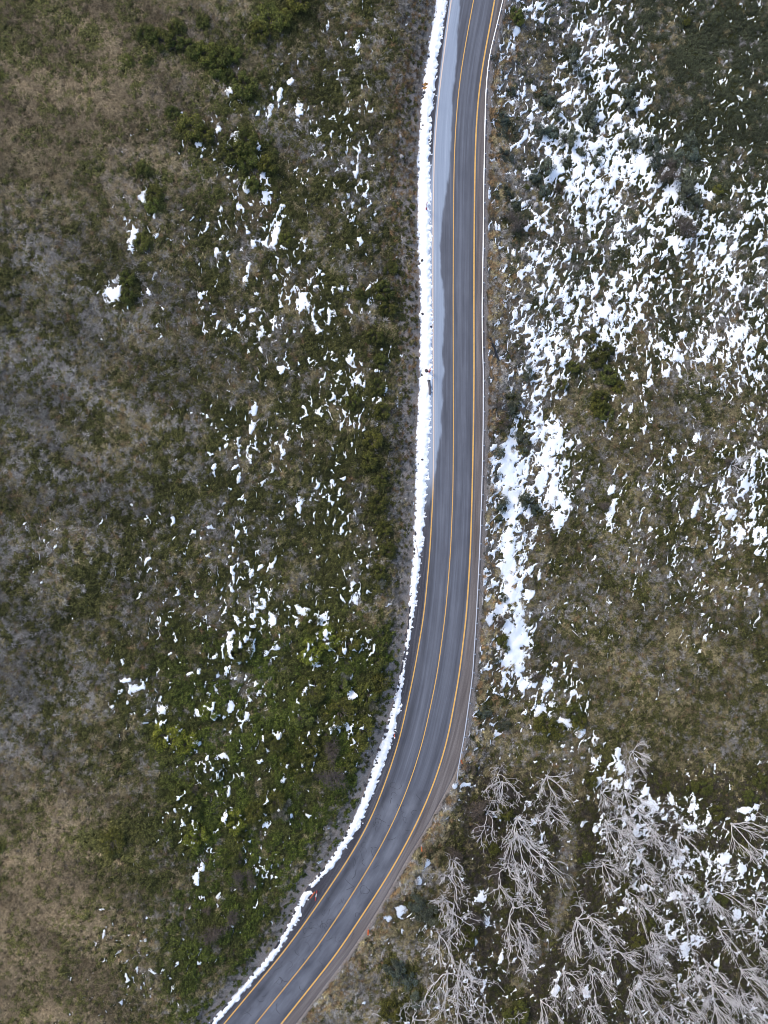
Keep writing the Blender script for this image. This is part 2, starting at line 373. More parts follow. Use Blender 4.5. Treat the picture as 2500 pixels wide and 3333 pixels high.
sh('k', 'll', '1083,2440,46;1078,2527,52;798,2855,42;700,3026,48;760,2983,32;781,2788,19;675,2956,18;637,2570,18')
sh('p', 'll', '1213,2300,20;1122,2208,26;910,2643,36;935,2610,24;1240,1900,18')
sh('g', 'ml', '1215,1430,34;1240,1340,30;1230,1260,28;1250,950,34;1262,1010,30;1220,1100,32;1240,1180,28;1270,880,26;1200,1500,32;1240,1560,28;1230,1640,30;1250,1720,26;1262,1790,28;1235,1860,26;1180,960,26;1150,1310,28')
sh('b', 'ur', '1859,174,20;1866,212,24;1893,251,18;2038,299,26;2047,347,24;1912,366,30;1914,396,28;1772,323,20;1796,333,18;1816,376,20;1755,429,24;1792,434,24;1840,463,26;1866,444,20;1893,497,15;1941,526,18;1953,497,14;1777,550,28;1837,530,14;1770,622,20;2047,448,18;2066,473,20;2119,468,25;2134,521,34;2192,521,32;2240,458,24;2250,506,25;2235,593,34;2230,641,38;2264,675,28;1738,579,18')
sh('k', 'ur', '2163,569,46;2221,743,48;1820,622,22;1682,723,40;1960,1646,22;2375,1506,26')
sh('g', 'ur', '2336,622,18;1711,612,12;1677,48,22;1690,70,18;2230,70,18')
sh('b', 'gr', '1640,385,18;1629,402,19;1632,432,20;1677,424,16;1634,501,18;1653,516,20;1663,299,16;1605,188,12;1619,641,12;1648,632,14;1675,665,14;1718,1205,17;1718,1232,17;1668,1305,28;1670,1342,22;1697,1422,26;1624,1475,18;1704,1470,14;1619,1545,12;1640,1630,20;1632,1655,18;1624,1690,13;1711,1629,26;1742,1658,20;1639,1947,14;1615,2145,16;1576,2314,22;1639,2357,22')
sh('k', 'gr', '1624,1321,24;1634,1379,27;1629,2015,27;1742,2203,22')
sh('g', 'gr', '1634,2085,18;1646,2110,14;1590,2290,14')
sh('g', 'mr', '1870,1195,20;1967,1138,25;1938,1171,30;1952,1301,32;1967,1345,30;1981,1224,34;1827,1248,22;1945,1330,26;2010,1260,22;1861,2314,30;1769,2357,38;1885,2350,26;1925,1105,18;1820,2380,28')
sh('k', 'tr', '1557,2620,44;1571,2678,38;1475,2770,34;1610,2828,36;1550,2980,32;1600,2560,26;1530,2500,20;1655,2580,26;1640,2780,26')
sh('b', 'tr', '1374,2948,40;1352,2930,34;1400,2970,34;1301,3160,42;1330,3185,30;1275,3140,28;1359,3242,28')
sh('g', 'tr', '1595,2755,28;1648,2900,26;1899,2789,26;1923,2543,22;1677,3290,46;1272,3281,36;1875,2924,20;1540,3020,24;2040,2860,22;2110,3010,24;2075,3060,24;2330,2640,26;2290,2560,26;2440,2590,26;2470,2540,26;2250,2560,22;2160,2560,20;1520,3060,26;1440,2990,26;2420,2760,24;2270,2880,20;2350,2920,20;1640,2640,28')
SHA = np.array([s[:3] for s in SHRUBS])
# lone snow patches: column,row,half width,half height
PATCH = np.array([[float(q) for q in t.split(',')] for t in (
 '434,778,14,38;371,953,25,38;467,645,15,24;651,470,14,12;747,295,12,17;765,440,11,13;711,416,8,12;856,564,12,28;802,603,13,28;868,642,13,22;895,762,14,38;778,672,10,14;973,356,12,26;910,313,9,25;943,265,10,11;880,356,8,20;811,862,8,35;799,916,10,18;983,976,14,30;705,820,7,14;1160,155,10,22;'
 '857,1970,15,22;751,2093,13,32;886,2016,17,24;987,1992,20,14;968,2025,12,12;1045,2020,12,18;1156,1953,9,20;903,2107,15,10;869,2124,8,11;751,2300,14,20;804,2329,11,14;702,2327,9,16;642,2324,12,13;529,2310,17,20;731,2459,14,10;825,2112,8,24;649,2182,8,12;616,2194,10,8;1148,2257,13,13;1098,2363,17,8;736,2657,10,14;746,2580,6,20;864,2683,9,12;912,2392,8,9;437,2238,26,13;415,2215,16,9;'
 '1070,1030,9,28;1000,1000,11,24;850,1085,12,22;920,1205,12,16;1140,1170,8,26;1165,1240,9,18;830,1330,10,22;820,1390,9,26;975,1650,9,26;680,1712,10,11;640,2860,11,25;660,2820,8,20;'
 '1671,1430,16,30;1660,1480,22,30;1652,1525,30,32;1655,1570,22,35;1668,1610,21,35;1667,1670,16,40;1663,1730,17,40;1655,1790,22,40;1654,1840,23,40;1661,1890,24,36;1671,1940,22,36;1679,1990,21,36;1690,2040,23,34;1695,2090,36,32;1686,2135,30,30;1686,2175,18,26;'
 '1810,1430,32,44;1782,1500,30,50;1765,1560,18,50;1800,1610,24,44;1830,1640,26,40;1815,1690,20,36;2269,1420,11,28;2189,1475,10,22;2201,1164,17,19;2168,1217,12,18;2274,1174,14,9;2310,1140,17,17;2414,1077,22,19;2112,1217,6,20;2117,1250,8,14;2052,1333,8,18;1987,1352,8,13;2264,1656,10,28;1994,1593,13,17;1985,1675,13,28;2120,1723,11,9;'
 '1783,2232,19,28;1759,2309,19,23;1701,2232,16,24;1851,2352,28,18;1894,2386,15,13;1793,2290,10,14;1807,2164,9,9;1865,2256,14,9;'
 '2008,2453,13,24;2018,2501,17,24;2001,2549,11,15;2047,2549,12,17;2100,2573,11,18;2124,2622,21,22;2180,2602,18,14;2250,2627,10,36;2423,2636,26,12;2442,2665,18,13;2462,2627,15,12;2033,2665,11,11;2071,2713,13,14;1941,2694,11,16;2245,2694,20,17;2230,2766,14,9;2307,2670,9,13;1719,2617,16,9;2201,2805,15,18;2100,2887,14,12;2187,2921,17,13;2028,2959,11,9;2399,2974,13,26;2230,3090,18,25;2274,3065,16,14;1806,3229,13,18;1912,3229,15,22;1864,3215,8,9;2332,3138,11,11;2177,3008,9,13;1898,2680,8,11;2414,2829,15,24;2356,2800,22,28;'
 '1566,2919,17,19;1586,3001,10,17;1306,2963,18,20;1267,2987,13,9;1395,2806,11,12;1362,2866,10,12;1610,2654,20,9;1629,3122,9,24;1515,2556,20,8;1477,2558,11,9;1723,28,17,10;1740,50,9,18;1682,105,9,22').split(';')])
sh_world = at(SHA[:, 0], SHA[:, 1])

# ------------------------------------------------------------------ snow thickness on a fine grid
SX = np.arange(-64, 74, 0.145); SY = np.arange(-94, 92, 0.145)
sx, sy = np.meshgrid(SX, SY); sz = bil(GZ, sx, sy)
su, sv = to_px(sx, sy, sz)
inframe = (su > -60) & (su < 2560) & (sv > -60) & (sv < 3400)
sdl0 = bil(DL, sx, sy)
dens = gsamp(SN[SNOWD.astype(int)], su, sv, 100.0)
wx = pnoise(sx / 1.3, sy / 1.3, 77) * 0.45; wy = pnoise(sx / 1.3, sy / 1.3, 78) * 0.45
def streaks(ang, ku, kv, seed):            # patches drawn out along the fall line, broken up at the rim
    c_, s_ = math.cos(ang), math.sin(ang); ru = sx * c_ - sy * s_ + wx; rv = sx * s_ + sy * c_ + wy
    f_ = fbm(ru / ku, rv / kv, seed, 4, 0.68); return f_ / f_.std()
fl = streaks(0.12, 0.62, 1.45, 21) + 0.45 * streaks(0.12, 1.8, 4.5, 121)
w1 = sstep(900, 1150, sv) * sstep(1550, 1350, sv) * sstep(1850, 2000, su); w2 = sstep(2350, 2600, sv) * (su > 1400)
fr_ = 0.55 * streaks(0.45, 1.7, 4.2, 122) + streaks(0.48, 0.62, 1.6, 22) * np.sqrt(np.maximum(1 - w1 - w2, 0)) + streaks(-0.15, 0.6, 1.5, 23) * np.sqrt(w1) + streaks(0.2, 0.7, 1.0, 24) * np.sqrt(w2)
fn = np.where(sdl0 > 0, fl, fr_) + 0.75 * fbm(sx / 9, sy / 12, 31, 2) / 0.3 * 0.5
# equalise so that the share of ground covered follows the survey
o = np.argsort(fn[inframe][::7]); q = np.sort(fn[inframe][::7]); rank = np.interp(fn, q, np.linspace(0, 1, len(q)))
field = (rank - (1 - dens))
dens = np.where((su < 1400) & (su > 500), dens * (1.2 - 0.2 * sstep(1950, 2200, sv)), dens); field = rank - (1 - dens); grad = np.maximum(dens, 0.03)
field = np.clip(field / (grad * 0.35 + 0.04), -1.2, 1.2) * 0.75
pn = fbm(sx / 1.0 + wx, sy / 1.3 + wy, 41, 4, 0.75)
for (pu, pv, pw, ph) in PATCH:
    m_ = (np.abs(su - pu) < pw * 2.2) & (np.abs(sv - pv) < ph * 2.2)
    jj, ii = np.where(m_)
    if len(jj) == 0: continue
    a_, b_, c_, d_ = jj.min(), jj.max() + 1, ii.min(), ii.max() + 1
    du = (su[a_:b_, c_:d_] - pu); dv = (sv[a_:b_, c_:d_] - pv)
    if pu > 1400 and pw < 20: du = du + dv * 0.25
    else: du = du + dv * 0.1
    r = np.sqrt((du / pw) ** 2 + (dv / ph) ** 2)
    f_ = (1.0 - r) * 1.15 + pn[a_:b_, c_:d_] * 2.0
    field[a_:b_, c_:d_] = np.maximum(field[a_:b_, c_:d_], f_)
# no loose snow on shrubs (a little stays in gaps), the road or its shoulders
for (pu, pv, pr, _k, _z) in SHRUBS:
    m_ = (su - pu) ** 2 + (sv - pv) ** 2 < (pr * 1.0) ** 2
    if _z == 'll' and _k != 'k': field[m_] -= 0.12; continue      # here snow lies lodged on the dense canopy
    field[m_] -= 0.75 * (1 - (((su[m_] - pu) ** 2 + (sv[m_] - pv) ** 2) / (pr * 1.0) ** 2)) + 0.1
sdl, sdr = bil(DL, sx, sy), bil(DR, sx, sy)
corr = (sdl < 0.9) & (sdr < 0.25)
field = np.where(corr, -1.0, field)
field = field - 0.5 * np.clip(1 - (sdl - 0.9) / 3.0, 0, 1) * (sdl > 0) * (fbm(sx / 2, sy / 2, 55, 2) < 0.15)
thick = np.clip(field, -0.12, None); thick = np.where(thick > 0, 0.045 + 0.085 * (1 - np.exp(-thick * 1.5)), -0.03 + thick * 0.5)
def snow_mesh(mask_t, zbase, T, name, f_=None):
    on = (T > 0) & mask_t
    cell = on[:-1, :-1] | on[1:, :-1] | on[:-1, 1:] | on[1:, 1:]
    j, i = np.where(cell); nx = T.shape[1]
    q = np.stack([j * nx + i, j * nx + i + 1, (j + 1) * nx + i + 1, (j + 1) * nx + i], 1)
    uq, inv = np.unique(q, return_inverse=True)
    V = np.stack([sx.ravel()[uq], sy.ravel()[uq], (zbase + T).ravel()[uq]], 1)
    if f_ is not None:                      # pull the rim in to where the snow really ends
        g1, g0 = np.gradient(f_, 0.145); fq = f_.ravel()[uq]; a0 = g0.ravel()[uq]; a1 = g1.ravel()[uq]; gl = np.hypot(a0, a1) + 1e-4
        mv = np.where(fq < 0, np.clip(-fq / gl, 0, 0.125), 0) / gl; V[:, 0] += a0 * mv; V[:, 1] += a1 * mv
    return smooth(mesh_np(name, V, inv.reshape(-1, 4)))
near_snow = thick > 0
for _ in range(2):
    d_ = near_snow.copy(); d_[1:] |= near_snow[:-1]; d_[:-1] |= near_snow[1:]; d_[:, 1:] |= near_snow[:, :-1]; d_[:, :-1] |= near_snow[:, 1:]; near_snow = d_
lift = np.zeros_like(sz)
for (px_, py_, pz_), (u_, v_, r_, k_, z_) in zip(zip(*sh_world), SHRUBS):
    if z_ != 'll' or k_ == 'k': continue
    rr = r_ * (CAM_H - pz_) / F_PX * 1.12
    i0, i1 = np.searchsorted(SX, (px_ - 1.6 * rr, px_ + 1.6 * rr)); j0, j1 = np.searchsorted(SY, (py_ - 1.6 * rr, py_ + 1.6 * rr))
    d2 = ((sx[j0:j1, i0:i1] - px_) ** 2 + (sy[j0:j1, i0:i1] - py_) ** 2) / rr ** 2
    np.maximum(lift[j0:j1, i0:i1], min(rr, 1.9) * 0.60 * np.clip(1.05 - d2, 0, 1) ** 0.6, out=lift[j0:j1, i0:i1])
left_m = inframe & (sdl > 0); right_m = inframe & (sdr > 0)
# ploughed bank along the left edge of the road
v0 = CY - sy / S0; u0 = CX + sx / S0
sl = np.interp(v0, ROW, XSL); sr = np.interp(v0, ROW, XSR)
wd = np.maximum(sr - sl, 6); e = np.minimum(u0 - sl, sr - u0) * S0
gapv = 0.7 * np.exp(-((v0 - 2893) / 9.0) ** 2) + 0.32 * np.exp(-((v0 - 2150) / 60.0) ** 2) + 0.15 * np.exp(-((v0 - 2050) / 70.0) ** 2)
bk = e + 0.05 - 0.10 * sstep(1900, 2300, v0) + fbm(sx / 0.6, sy / 0.6, 61, 4, 0.75) * 0.75 * np.clip(1.3 - e * 0.6, 0.3, 1.3) + fbm(sx / 2.4, sy / 2.4, 65, 2) * 0.35 - gapv
bk = np.where((u0 > sl - 40) & (u0 < sr + 25), bk, -1)
bt = np.clip(bk, -0.25, None); bt = np.where(bt > 0, 0.34 * (1 - np.exp(-bt * 1.7)) + 0.03 * fbm(sx / 0.6, sy / 0.6, 66, 2), bt * 0.4)
bz = np.maximum(sz, np.where(u0 > np.interp(v0, ROW, XBL) - 1, 0.005, -9))

# ------------------------------------------------------------------ hillside sheet
gu, gv = to_px(gx, gy, GZ)
gr = gsamp(GREEN, gu, gv, 250.0) / 10.0; gn = gsamp(GREYN, gu, gv, 250.0) / 10.0
patchn = fbm(gx / 5.5, gy / 5.5, 71, 4, 0.6); fine = fbm(gx / 1.5, gy / 1.9, 73, 3, 0.6)
thicket = np.zeros_like(gx)
for (px_, py_), (u_, v_, r_) in zip(zip(sh_world[0], sh_world[1]), SHA):
    rr = r_ * 0.048
    i0, i1 = np.searchsorted(GX, (px_ - 2.5 * rr, px_ + 2.5 * rr)); j0, j1 = np.searchsorted(GY, (py_ - 2.5 * rr, py_ + 2.5 * rr))
    d2 = (gx[j0:j1, i0:i1] - px_) ** 2 + (gy[j0:j1, i0:i1] - py_) ** 2
    np.maximum(thicket[j0:j1, i0:i1], np.exp(-d2 / (rr * 1.05) ** 2), out=thicket[j0:j1, i0:i1])
greenf = np.clip(0.5 + (gr - 0.55) * 0.9 + patchn * 0.75 + fine * 0.55 + thicket * 0.5, 0, 1)
greyf = np.clip(gn + fbm(gx / 11, gy / 7, 75, 3) * 0.7, 0, 1)
edge_n = fbm(gx / 1.4, gy / 1.4, 79, 2)
bw = np.interp(gv, [0, 1000, 1700, 2300, 3300], [5.0, 4.2, 2.9, 2.9, 3.4])
gravel = np.clip(1.15 - (np.maximum(DL, 0) + edge_n * 1.4) / bw, 0, 1) * (DL > -50) * (DR < 0)
gravel = np.maximum(gravel, np.clip(1.0 - (np.maximum(DR, 0) + edge_n * 0.8) / 0.9, 0, 1) * (DL < 0))
nx, ny = len(GX), len(GY)
jj, ii = np.meshgrid(np.arange(ny - 1), np.arange(nx - 1), indexing='ij'); jj = jj.ravel(); ii = ii.ravel()
q = np.stack([jj * nx + ii, jj * nx + ii + 1, (jj + 1) * nx + ii + 1, (jj + 1) * nx + ii], 1)
me = smooth(mesh_np('hillside', np.stack([gx.ravel(), gy.ravel(), GZ.ravel()], 1), q))
cattr(me, 'cover', np.stack([1 - greyf, greyf, greenf], -1).reshape(-1, 3)); fattr(me, 'gravel', gravel.ravel())
tag(obj('hillside', me, M['hill']), 'mountain hillside of heath, straw grass and bare earth around the road', 'hillside', kind='structure')

# ------------------------------------------------------------------ road
rows = np.arange(-760, 4140, 8.0)
def R_(X): return np.interp(rows, ROW, X)
cxw = (R_(XC) - CX) * S0; cyw = (CY - rows) * S0
arc = np.concatenate([[0], np.cumsum(np.hypot(np.diff(cxw), np.diff(cyw)))])
tx_, ty_ = np.gradient(cxw), np.gradient(cyw); tl = np.hypot(tx_, ty_); tx_, ty_ = tx_ / tl, ty_ / tl
def strip(name, cols, zs, mat, parent=None, extra=None):
    """cols: list of photo-column curves per row; zs heights"""
    U = np.stack(cols, 1); nr, nc = U.shape
    X = (U - CX) * S0; Y = np.repeat(((CY - rows) * S0)[:, None], nc, 1)
    Z = np.repeat(np.asarray(zs, float)[None, :], nr, 0)
    V = np.stack([X, Y, Z], -1).reshape(-1, 3)
    j, i = np.meshgrid(np.arange(nr - 1), np.arange(nc - 1), indexing='ij'); j = j.ravel(); i = i.ravel()
    q = np.stack([j * nc + i, (j + 1) * nc + i, (j + 1) * nc + i + 1, j * nc + i + 1], 1)
    me = smooth(mesh_np(name, V, q))
    dx = X - cxw[:, None]; perp = dx * np.abs(ty_)[:, None]; al = arc[:, None] + dx * tx_[:, None]
    uvl = me.uv_layers.new(name='road'); vi = np.empty(len(me.loops), np.int32); me.loops.foreach_get('vertex_index', vi)
    uvl.data.foreach_set('uv', np.stack([perp, al], -1).reshape(-1, 2)[vi].astype(np.float32).ravel())
    vv = np.repeat(rows[:, None], nc, 1); fb = np.interp(vv, ROW, XFB)
    nz = fbm(perp * 0.5, al * 0.25, 83, 3) * 7 + fbm(perp * 3, al * 0.8, 85, 2) * 2.5
    fr = sstep(-3.5, 3.5, fb - U + nz) * sstep(1680, 1520, vv + nz * 6)
    if extra: extra(me, U, vv, perp, al, fr)
    else: fattr(me, 'frost', (fr * (sstep(480, 640, vv) if name == 'gravel_verge' else 1.0)).ravel())
    return obj(name, me, mat, parent)
def asphalt_attrs(me, U, vv, perp, al, fr):
    fattr(me, 'frost', (fr * 0.95).ravel())
    lane = np.where(perp < 0, 2545, 2572) + fbm(perp * 0.8, al * 0.3, 87, 2) * 12
    fattr(me, 'old', sstep(-4, 4, vv - lane).ravel())
    def wp(c, s): return np.exp(-((perp - c) / s) ** 2)
    tr = 0.55 * wp(1.05, 0.22) * sstep(1700, 1200, vv) + 0.55 * wp(-1.3, 0.7) * sstep(1500, 2000, vv) + 0.5 * wp(1.5, 0.7) * sstep(1500, 2000, vv) + 0.35 * wp(2.3, 0.4) * sstep(1300, 900, vv)
    tr = np.clip(tr * (0.75 + 0.8 * fbm(perp * 1.5, al * 0.06, 89, 3)), 0, 1); fattr(me, 'track', tr.ravel())
    gm = wp(-2.75, 0.45) * 0.8 * sstep(1500, 1900, vv) + wp(2.7, 0.35) * 0.55 + wp(0.15, 0.35) * 0.25 + 0.5 * wp(-0.75, 0.55) * sstep(700, 300, vv)
    gm = gm + 1.0 * sstep(0.05, 0.5, np.abs(perp) - 3.25) * (perp < 0)
    gm = gm * (1 - fr) * (0.8 + 0.9 * fbm(perp * 1.2, al * 0.12, 91, 3)); fattr(me, 'grime', np.clip(gm, 0, 1).ravel())
tt = np.linspace(0, 1, 58)
ledge = R_(XL) - 6; redge = R_(XR) + 7
road = strip('road', [ledge * (1 - t) + redge * t for t in tt], [0.0] + [0.03] * 56 + [0.0], M['asphalt'], extra=asphalt_attrs)
tag(road, 'dark two-lane asphalt mountain road curving down to lower left', 'road', kind='structure')
def line(name, X, half, label):
    th = half / np.maximum(np.abs(ty_), 0.3) / S0
    o = strip(name, [R_(X) - th, R_(X) + th], [0.036, 0.036], M['yellow'], road); o['label'] = label
line('edge_line', XL, 0.085, 'left yellow edge line, pale under salt film higher up')
line('centre_line', XC, 0.065, 'thin yellow centre line'); line('edge_line', XR, 0.105, 'bold right yellow edge line')
nn = np.linspace(0, 1, 14)
tag(strip('road_shoulder', [(R_(XR) + 5.5) * (1 - t) + R_(XPR) * t for t in nn], [0.004] * 13 + [-0.09], M['shoulder']), 'brown dirty sealed shoulder between right edge line and guardrail', 'shoulder', kind='structure')
tag(strip('gravel_verge', [(R_(XBL) + 3) * (1 - t) + (R_(XL) - 4.5) * t for t in nn], [-0.06] + [0.004] * 13, M['verge']), 'dark gravel verge under the ploughed snow left of the road', 'verge', kind='structure')
# tar squiggles in the older seal and a few cracks
mb = MB()
rr = random.Random(4)
def ribbon(pts, half, z):
    b0 = len(mb.V)
    for i, p in enumerate(pts):
        a = pts[max(i - 1, 0)]; c_ = pts[min(i + 1, len(pts) - 1)]
        d = Vector((c_[0] - a[0], c_[1] - a[1])).normalized()
        mb.V.append((p[0] - d.y * half, p[1] + d.x * half, z)); mb.V.append((p[0] + d.y * half, p[1] - d.x * half, z))
    for i in range(len(pts) - 1): k = b0 + 2 * i; mb.F.append((k, k + 2, k + 3, k + 1))
for k in range(95):
    v = rr.uniform(2560, 3300); s_ = rr.choice((-1, -1, 1)); f = rr.uniform(0.12, 0.85)
    u = float(at_row(XC, v) + s_ * f * (at_row(XC, v) - at_row(XL, v)))
    x, y = g2w(u, v); a = rr.uniform(0, 6.28); pts = [(x, y)]
    cv = rr.uniform(-0.5, 0.5)
    for i in range(rr.randint(4, 9)):
        a += cv + rr.uniform(-0.25, 0.25); x += 0.2 * math.cos(a); y += 0.2 * math.sin(a); pts.append((x, y))
    ribbon(pts, rr.uniform(0.012, 0.03), 0.0345 + 0.0001 * (k % 10))
o = mb.build('tar_seam', M['tar'], road); o['kind'] = 'stuff'; o['label'] = 'black crack-sealing squiggles on the older asphalt'

# ------------------------------------------------------------------ snow objects
left_top = left_m & (sv < 1650); left_bot = left_m & (sv >= 1650)
o = obj('snow_patches', snow_mesh(left_m, sz + lift, thick, 'snow_left', field), M['snow']); tag(o, 'scattered melting snow patches over the heath left of the road', 'snow', kind='stuff')
o = obj('snow_patches', snow_mesh(right_m, sz, thick, 'snow_right', field), M['snow']); tag(o, 'broken snow cover and drifts on the slope right of the guardrail', 'snow', kind='stuff')
o = obj('snow_bank', snow_mesh(inframe, bz, bt, 'snow_bank'), M['snow']); tag(o, 'long ploughed snow bank along the left edge of the road', 'snow bank', kind='stuff')

# ------------------------------------------------------------------ heath: low cushions, grass tussocks and twigs (uncountable ground cover)
def leaf_quads(rng, n, fpos, size, up=0.5):
    V = []; F = []
    for k in range(n):
        p, nrm = fpos(rng)
        d = Vector(nrm).normalized(); d = (d + Vector((rng.gauss(0, .5), rng.gauss(0, .5), rng.gauss(0, .5) + up))).normalized()
        a = d.orthogonal().normalized(); a.rotate(__import__('mathutils').Quaternion(d, rng.uniform(0, 6.28))); c_ = d.cross(a)
        s_ = size * rng.uniform(0.6, 1.4); b0 = len(V); p = Vector(p)
        V += [tuple(p - a * s_), tuple(p + c_ * s_ * .5), tuple(p + a * s_), tuple(p - c_ * s_ * .5)]; F.append((b0, b0 + 1, b0 + 2, b0 + 3))
    return V, F
src = bpy.data.collections.new('heath_kinds')
def src_obj(name, V, F, mat):
    me = pyd(name, V, F); me.materials.append(mat); o = bpy.data.objects.new(name, me); src.objects.link(o)
def dome(rng):
    a = rng.uniform(0, 6.28); e = math.asin(rng.uniform(0.0, 1)); r = rng.uniform(0.6, 1.0) * (0.42 + 0.1 * math.sin(a * 3 + 1) + 0.08 * math.sin(a * 5))
    d = (math.cos(a) * math.cos(e), math.sin(a) * math.cos(e), math.sin(e)); return (d[0] * r, d[1] * r, d[2] * r * 0.8), d
for k in range(3):
    V, F = leaf_quads(random.Random(100 + k), 85, dome, 0.10, 0.4); src_obj('a_cushion_%d' % k, V, F, M['heath'])
for k in range(3):                                     # tussock of bent blades
    rg = random.Random(200 + k); V = []; F = []
    for i in range(46):
        a = rg.uniform(0, 6.28); ln = rg.uniform(0.3, 0.75); h = rg.uniform(0.12, 0.34); w_ = 0.022; b0 = len(V)
        x0, y0 = rg.gauss(0, .10), rg.gauss(0, .10); ca_, sa_ = math.cos(a), math.sin(a)
        for t, z in ((0, 0), (0.5, h), (1, h * 0.55)):
            ww = w_ * (1.2 - t); V += [(x0 + ca_ * ln * t - sa_ * ww, y0 + sa_ * ln * t + ca_ * ww, z), (x0 + ca_ * ln * t + sa_ * ww, y0 + sa_ * ln * t - ca_ * ww, z)]
        F += [(b0, b0 + 1, b0 + 3, b0 + 2), (b0 + 2, b0 + 3, b0 + 5, b0 + 4)]
    src_obj('b_tussock_%d' % k, V, F, M['heath'])
NP = 270000
hx = RNG.uniform(-64, 74, NP); hy = RNG.uniform(-93, 91, NP); hz = bil(GZ, hx, hy); hu, hv = to_px(hx, hy, hz)
def snow_at(A, x, y):
    i = np.clip(((x - SX[0]) / 0.145 + 0.5).astype(int), 0, len(SX) - 1); j = np.clip(((y - SY[0]) / 0.145 + 0.5).astype(int), 0, len(SY) - 1); return A[j, i]
dl, dr = bil(DL, hx, hy), bil(DR, hx, hy); gf = bil(greenf, hx, hy); gyf = bil(greyf, hx, hy); gv_ = bil(gravel, hx, hy); tk = bil(thicket, hx, hy)
rnd = RNG.random(NP)
keep = (hu > -80) & (hu < 2580) & (hv > -80) & (hv < 3420) & ((dl > 0.35) | (dr > 0.35)) & (~snow_at(near_snow, hx, hy) | ((rnd < 0.10) & (snow_at(thick, hx, hy) < 0.09))) & (snow_at(bt, hx, hy) < 0)
keep &= rnd < np.where(gv_ > 0.35, np.interp(hv, [0, 1100, 1700, 2200], [0.62, 0.5, 0.3, 0.15]), 1.0)
hx, hy, hz, hu, hv, dl, dr, gf, gyf, gv_, tk = [a[keep] for a in (hx, hy, hz, hu, hv, dl, dr, gf, gyf, gv_, tk)]
n_ = len(hx); r1, r2, r3, r4 = RNG.random((4, n_))
gf = gf - 0.4 * (dr > 0) * np.clip(1.2 - dr / 4, 0, 1)
is_g = (gf + (r1 - 0.5) * 0.75) > 0.41
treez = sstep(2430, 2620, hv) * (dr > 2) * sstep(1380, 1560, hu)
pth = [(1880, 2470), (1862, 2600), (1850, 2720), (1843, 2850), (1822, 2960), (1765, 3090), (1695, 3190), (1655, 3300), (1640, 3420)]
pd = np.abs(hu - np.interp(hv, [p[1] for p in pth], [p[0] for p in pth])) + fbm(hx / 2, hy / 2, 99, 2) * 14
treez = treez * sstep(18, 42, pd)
def mixv(a, b, t): return np.asarray(a)[None] * (1 - t[:, None]) + np.asarray(b)[None] * t[:, None]
olive = mixv((0.036, 0.038, 0.009), (0.100, 0.096, 0.026), r2)
lush = mixv((0.036, 0.050, 0.007), (0.092, 0.112, 0.016), r2)
blue = mixv((0.036, 0.046, 0.028), (0.066, 0.074, 0.046), r2)
lushw = np.clip(sstep(1850, 2200, hv) * (dl > 0) * sstep(350, 700, hu) + 0.35 * (dl > 0) * (hv < 700) * (hu < 900), 0, 1) * (0.35 + 0.65 * (fbm(hx / 4, hy / 4, 95, 2) > -0.05))
bluew = (dr > 0) * sstep(1500, 900, hv) * 0.7
gcol = olive * (1 - lushw[:, None]) + lush * lushw[:, None]; gcol = gcol * (1 - bluew[:, None]) + blue * bluew[:, None]
tan = mixv((0.10, 0.082, 0.036), (0.285, 0.235, 0.125), r2); gry = mixv((0.105, 0.095, 0.078), (0.30, 0.28, 0.255), r2)
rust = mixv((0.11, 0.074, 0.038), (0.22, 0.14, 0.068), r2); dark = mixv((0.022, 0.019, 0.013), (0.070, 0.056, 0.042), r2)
ncol = np.where((r3 < np.where(gv_ > 0.25, 0.75, gyf))[:, None], gry, tan)
ncol = np.where(((r4 < 0.07 + 0.3 * (dr > 0) * np.clip(1 - dr / 6, 0, 1) + 0.4 * (gv_ > 0.2) * (hv < 1500)))[:, None], rust, ncol)
warm = np.clip(sstep(900, 300, hv) * sstep(1000, 300, hu) + sstep(2350, 2800, hv) * sstep(620, 200, hu), 0, 1)[:, None]
gcol = gcol * (1 - warm) + mixv((0.062, 0.062, 0.018), (0.165, 0.155, 0.046), r2) * warm
ncol = ncol * (1 - warm) + mixv((0.16, 0.115, 0.062), (0.36, 0.275, 0.165), r2) * warm
band = np.clip(fbm((hx - 0.5 * hy) / 16, (hy + 0.5 * hx) / 6.5, 97, 3) * 1.6, -0.45, 0.6)
ncol = ncol * (1 + 0.75 * (dr > 0) * np.clip(1.3 - dr / 5, 0, 1))[:, None]
gcol = gcol * (1 + 0.35 * band[:, None]); ncol = ncol * (1 + 0.6 * band[:, None])
hcol = np.where(is_g[:, None], gcol, ncol)
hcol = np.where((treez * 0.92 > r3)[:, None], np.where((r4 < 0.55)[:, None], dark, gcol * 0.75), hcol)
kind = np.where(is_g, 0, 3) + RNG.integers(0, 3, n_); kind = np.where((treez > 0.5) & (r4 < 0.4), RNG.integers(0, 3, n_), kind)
scl = np.where(kind < 3, 0.50 + 0.55 * r2 ** 2 + 0.45 * lushw * r4 + 0.3 * tk, 0.5 + 0.5 * r2)
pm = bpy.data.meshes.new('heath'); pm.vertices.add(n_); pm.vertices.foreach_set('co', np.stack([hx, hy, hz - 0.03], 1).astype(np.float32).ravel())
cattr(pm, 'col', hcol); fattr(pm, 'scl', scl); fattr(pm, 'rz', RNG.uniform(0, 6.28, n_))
a = pm.attributes.new('kind', 'INT', 'POINT'); a.data.foreach_set('value', kind.astype(np.int32))
heath = obj('heath', pm, None); tag(heath, 'low heath cushions and straw tussocks covering the slopes', 'heath', kind='stuff')
ng = bpy.data.node_groups.new('heath_scatter', 'GeometryNodeTree')
ng.interface.new_socket('Geometry', in_out='INPUT', socket_type='NodeSocketGeometry'); ng.interface.new_socket('Geometry', in_out='OUTPUT', socket_type='NodeSocketGeometry')
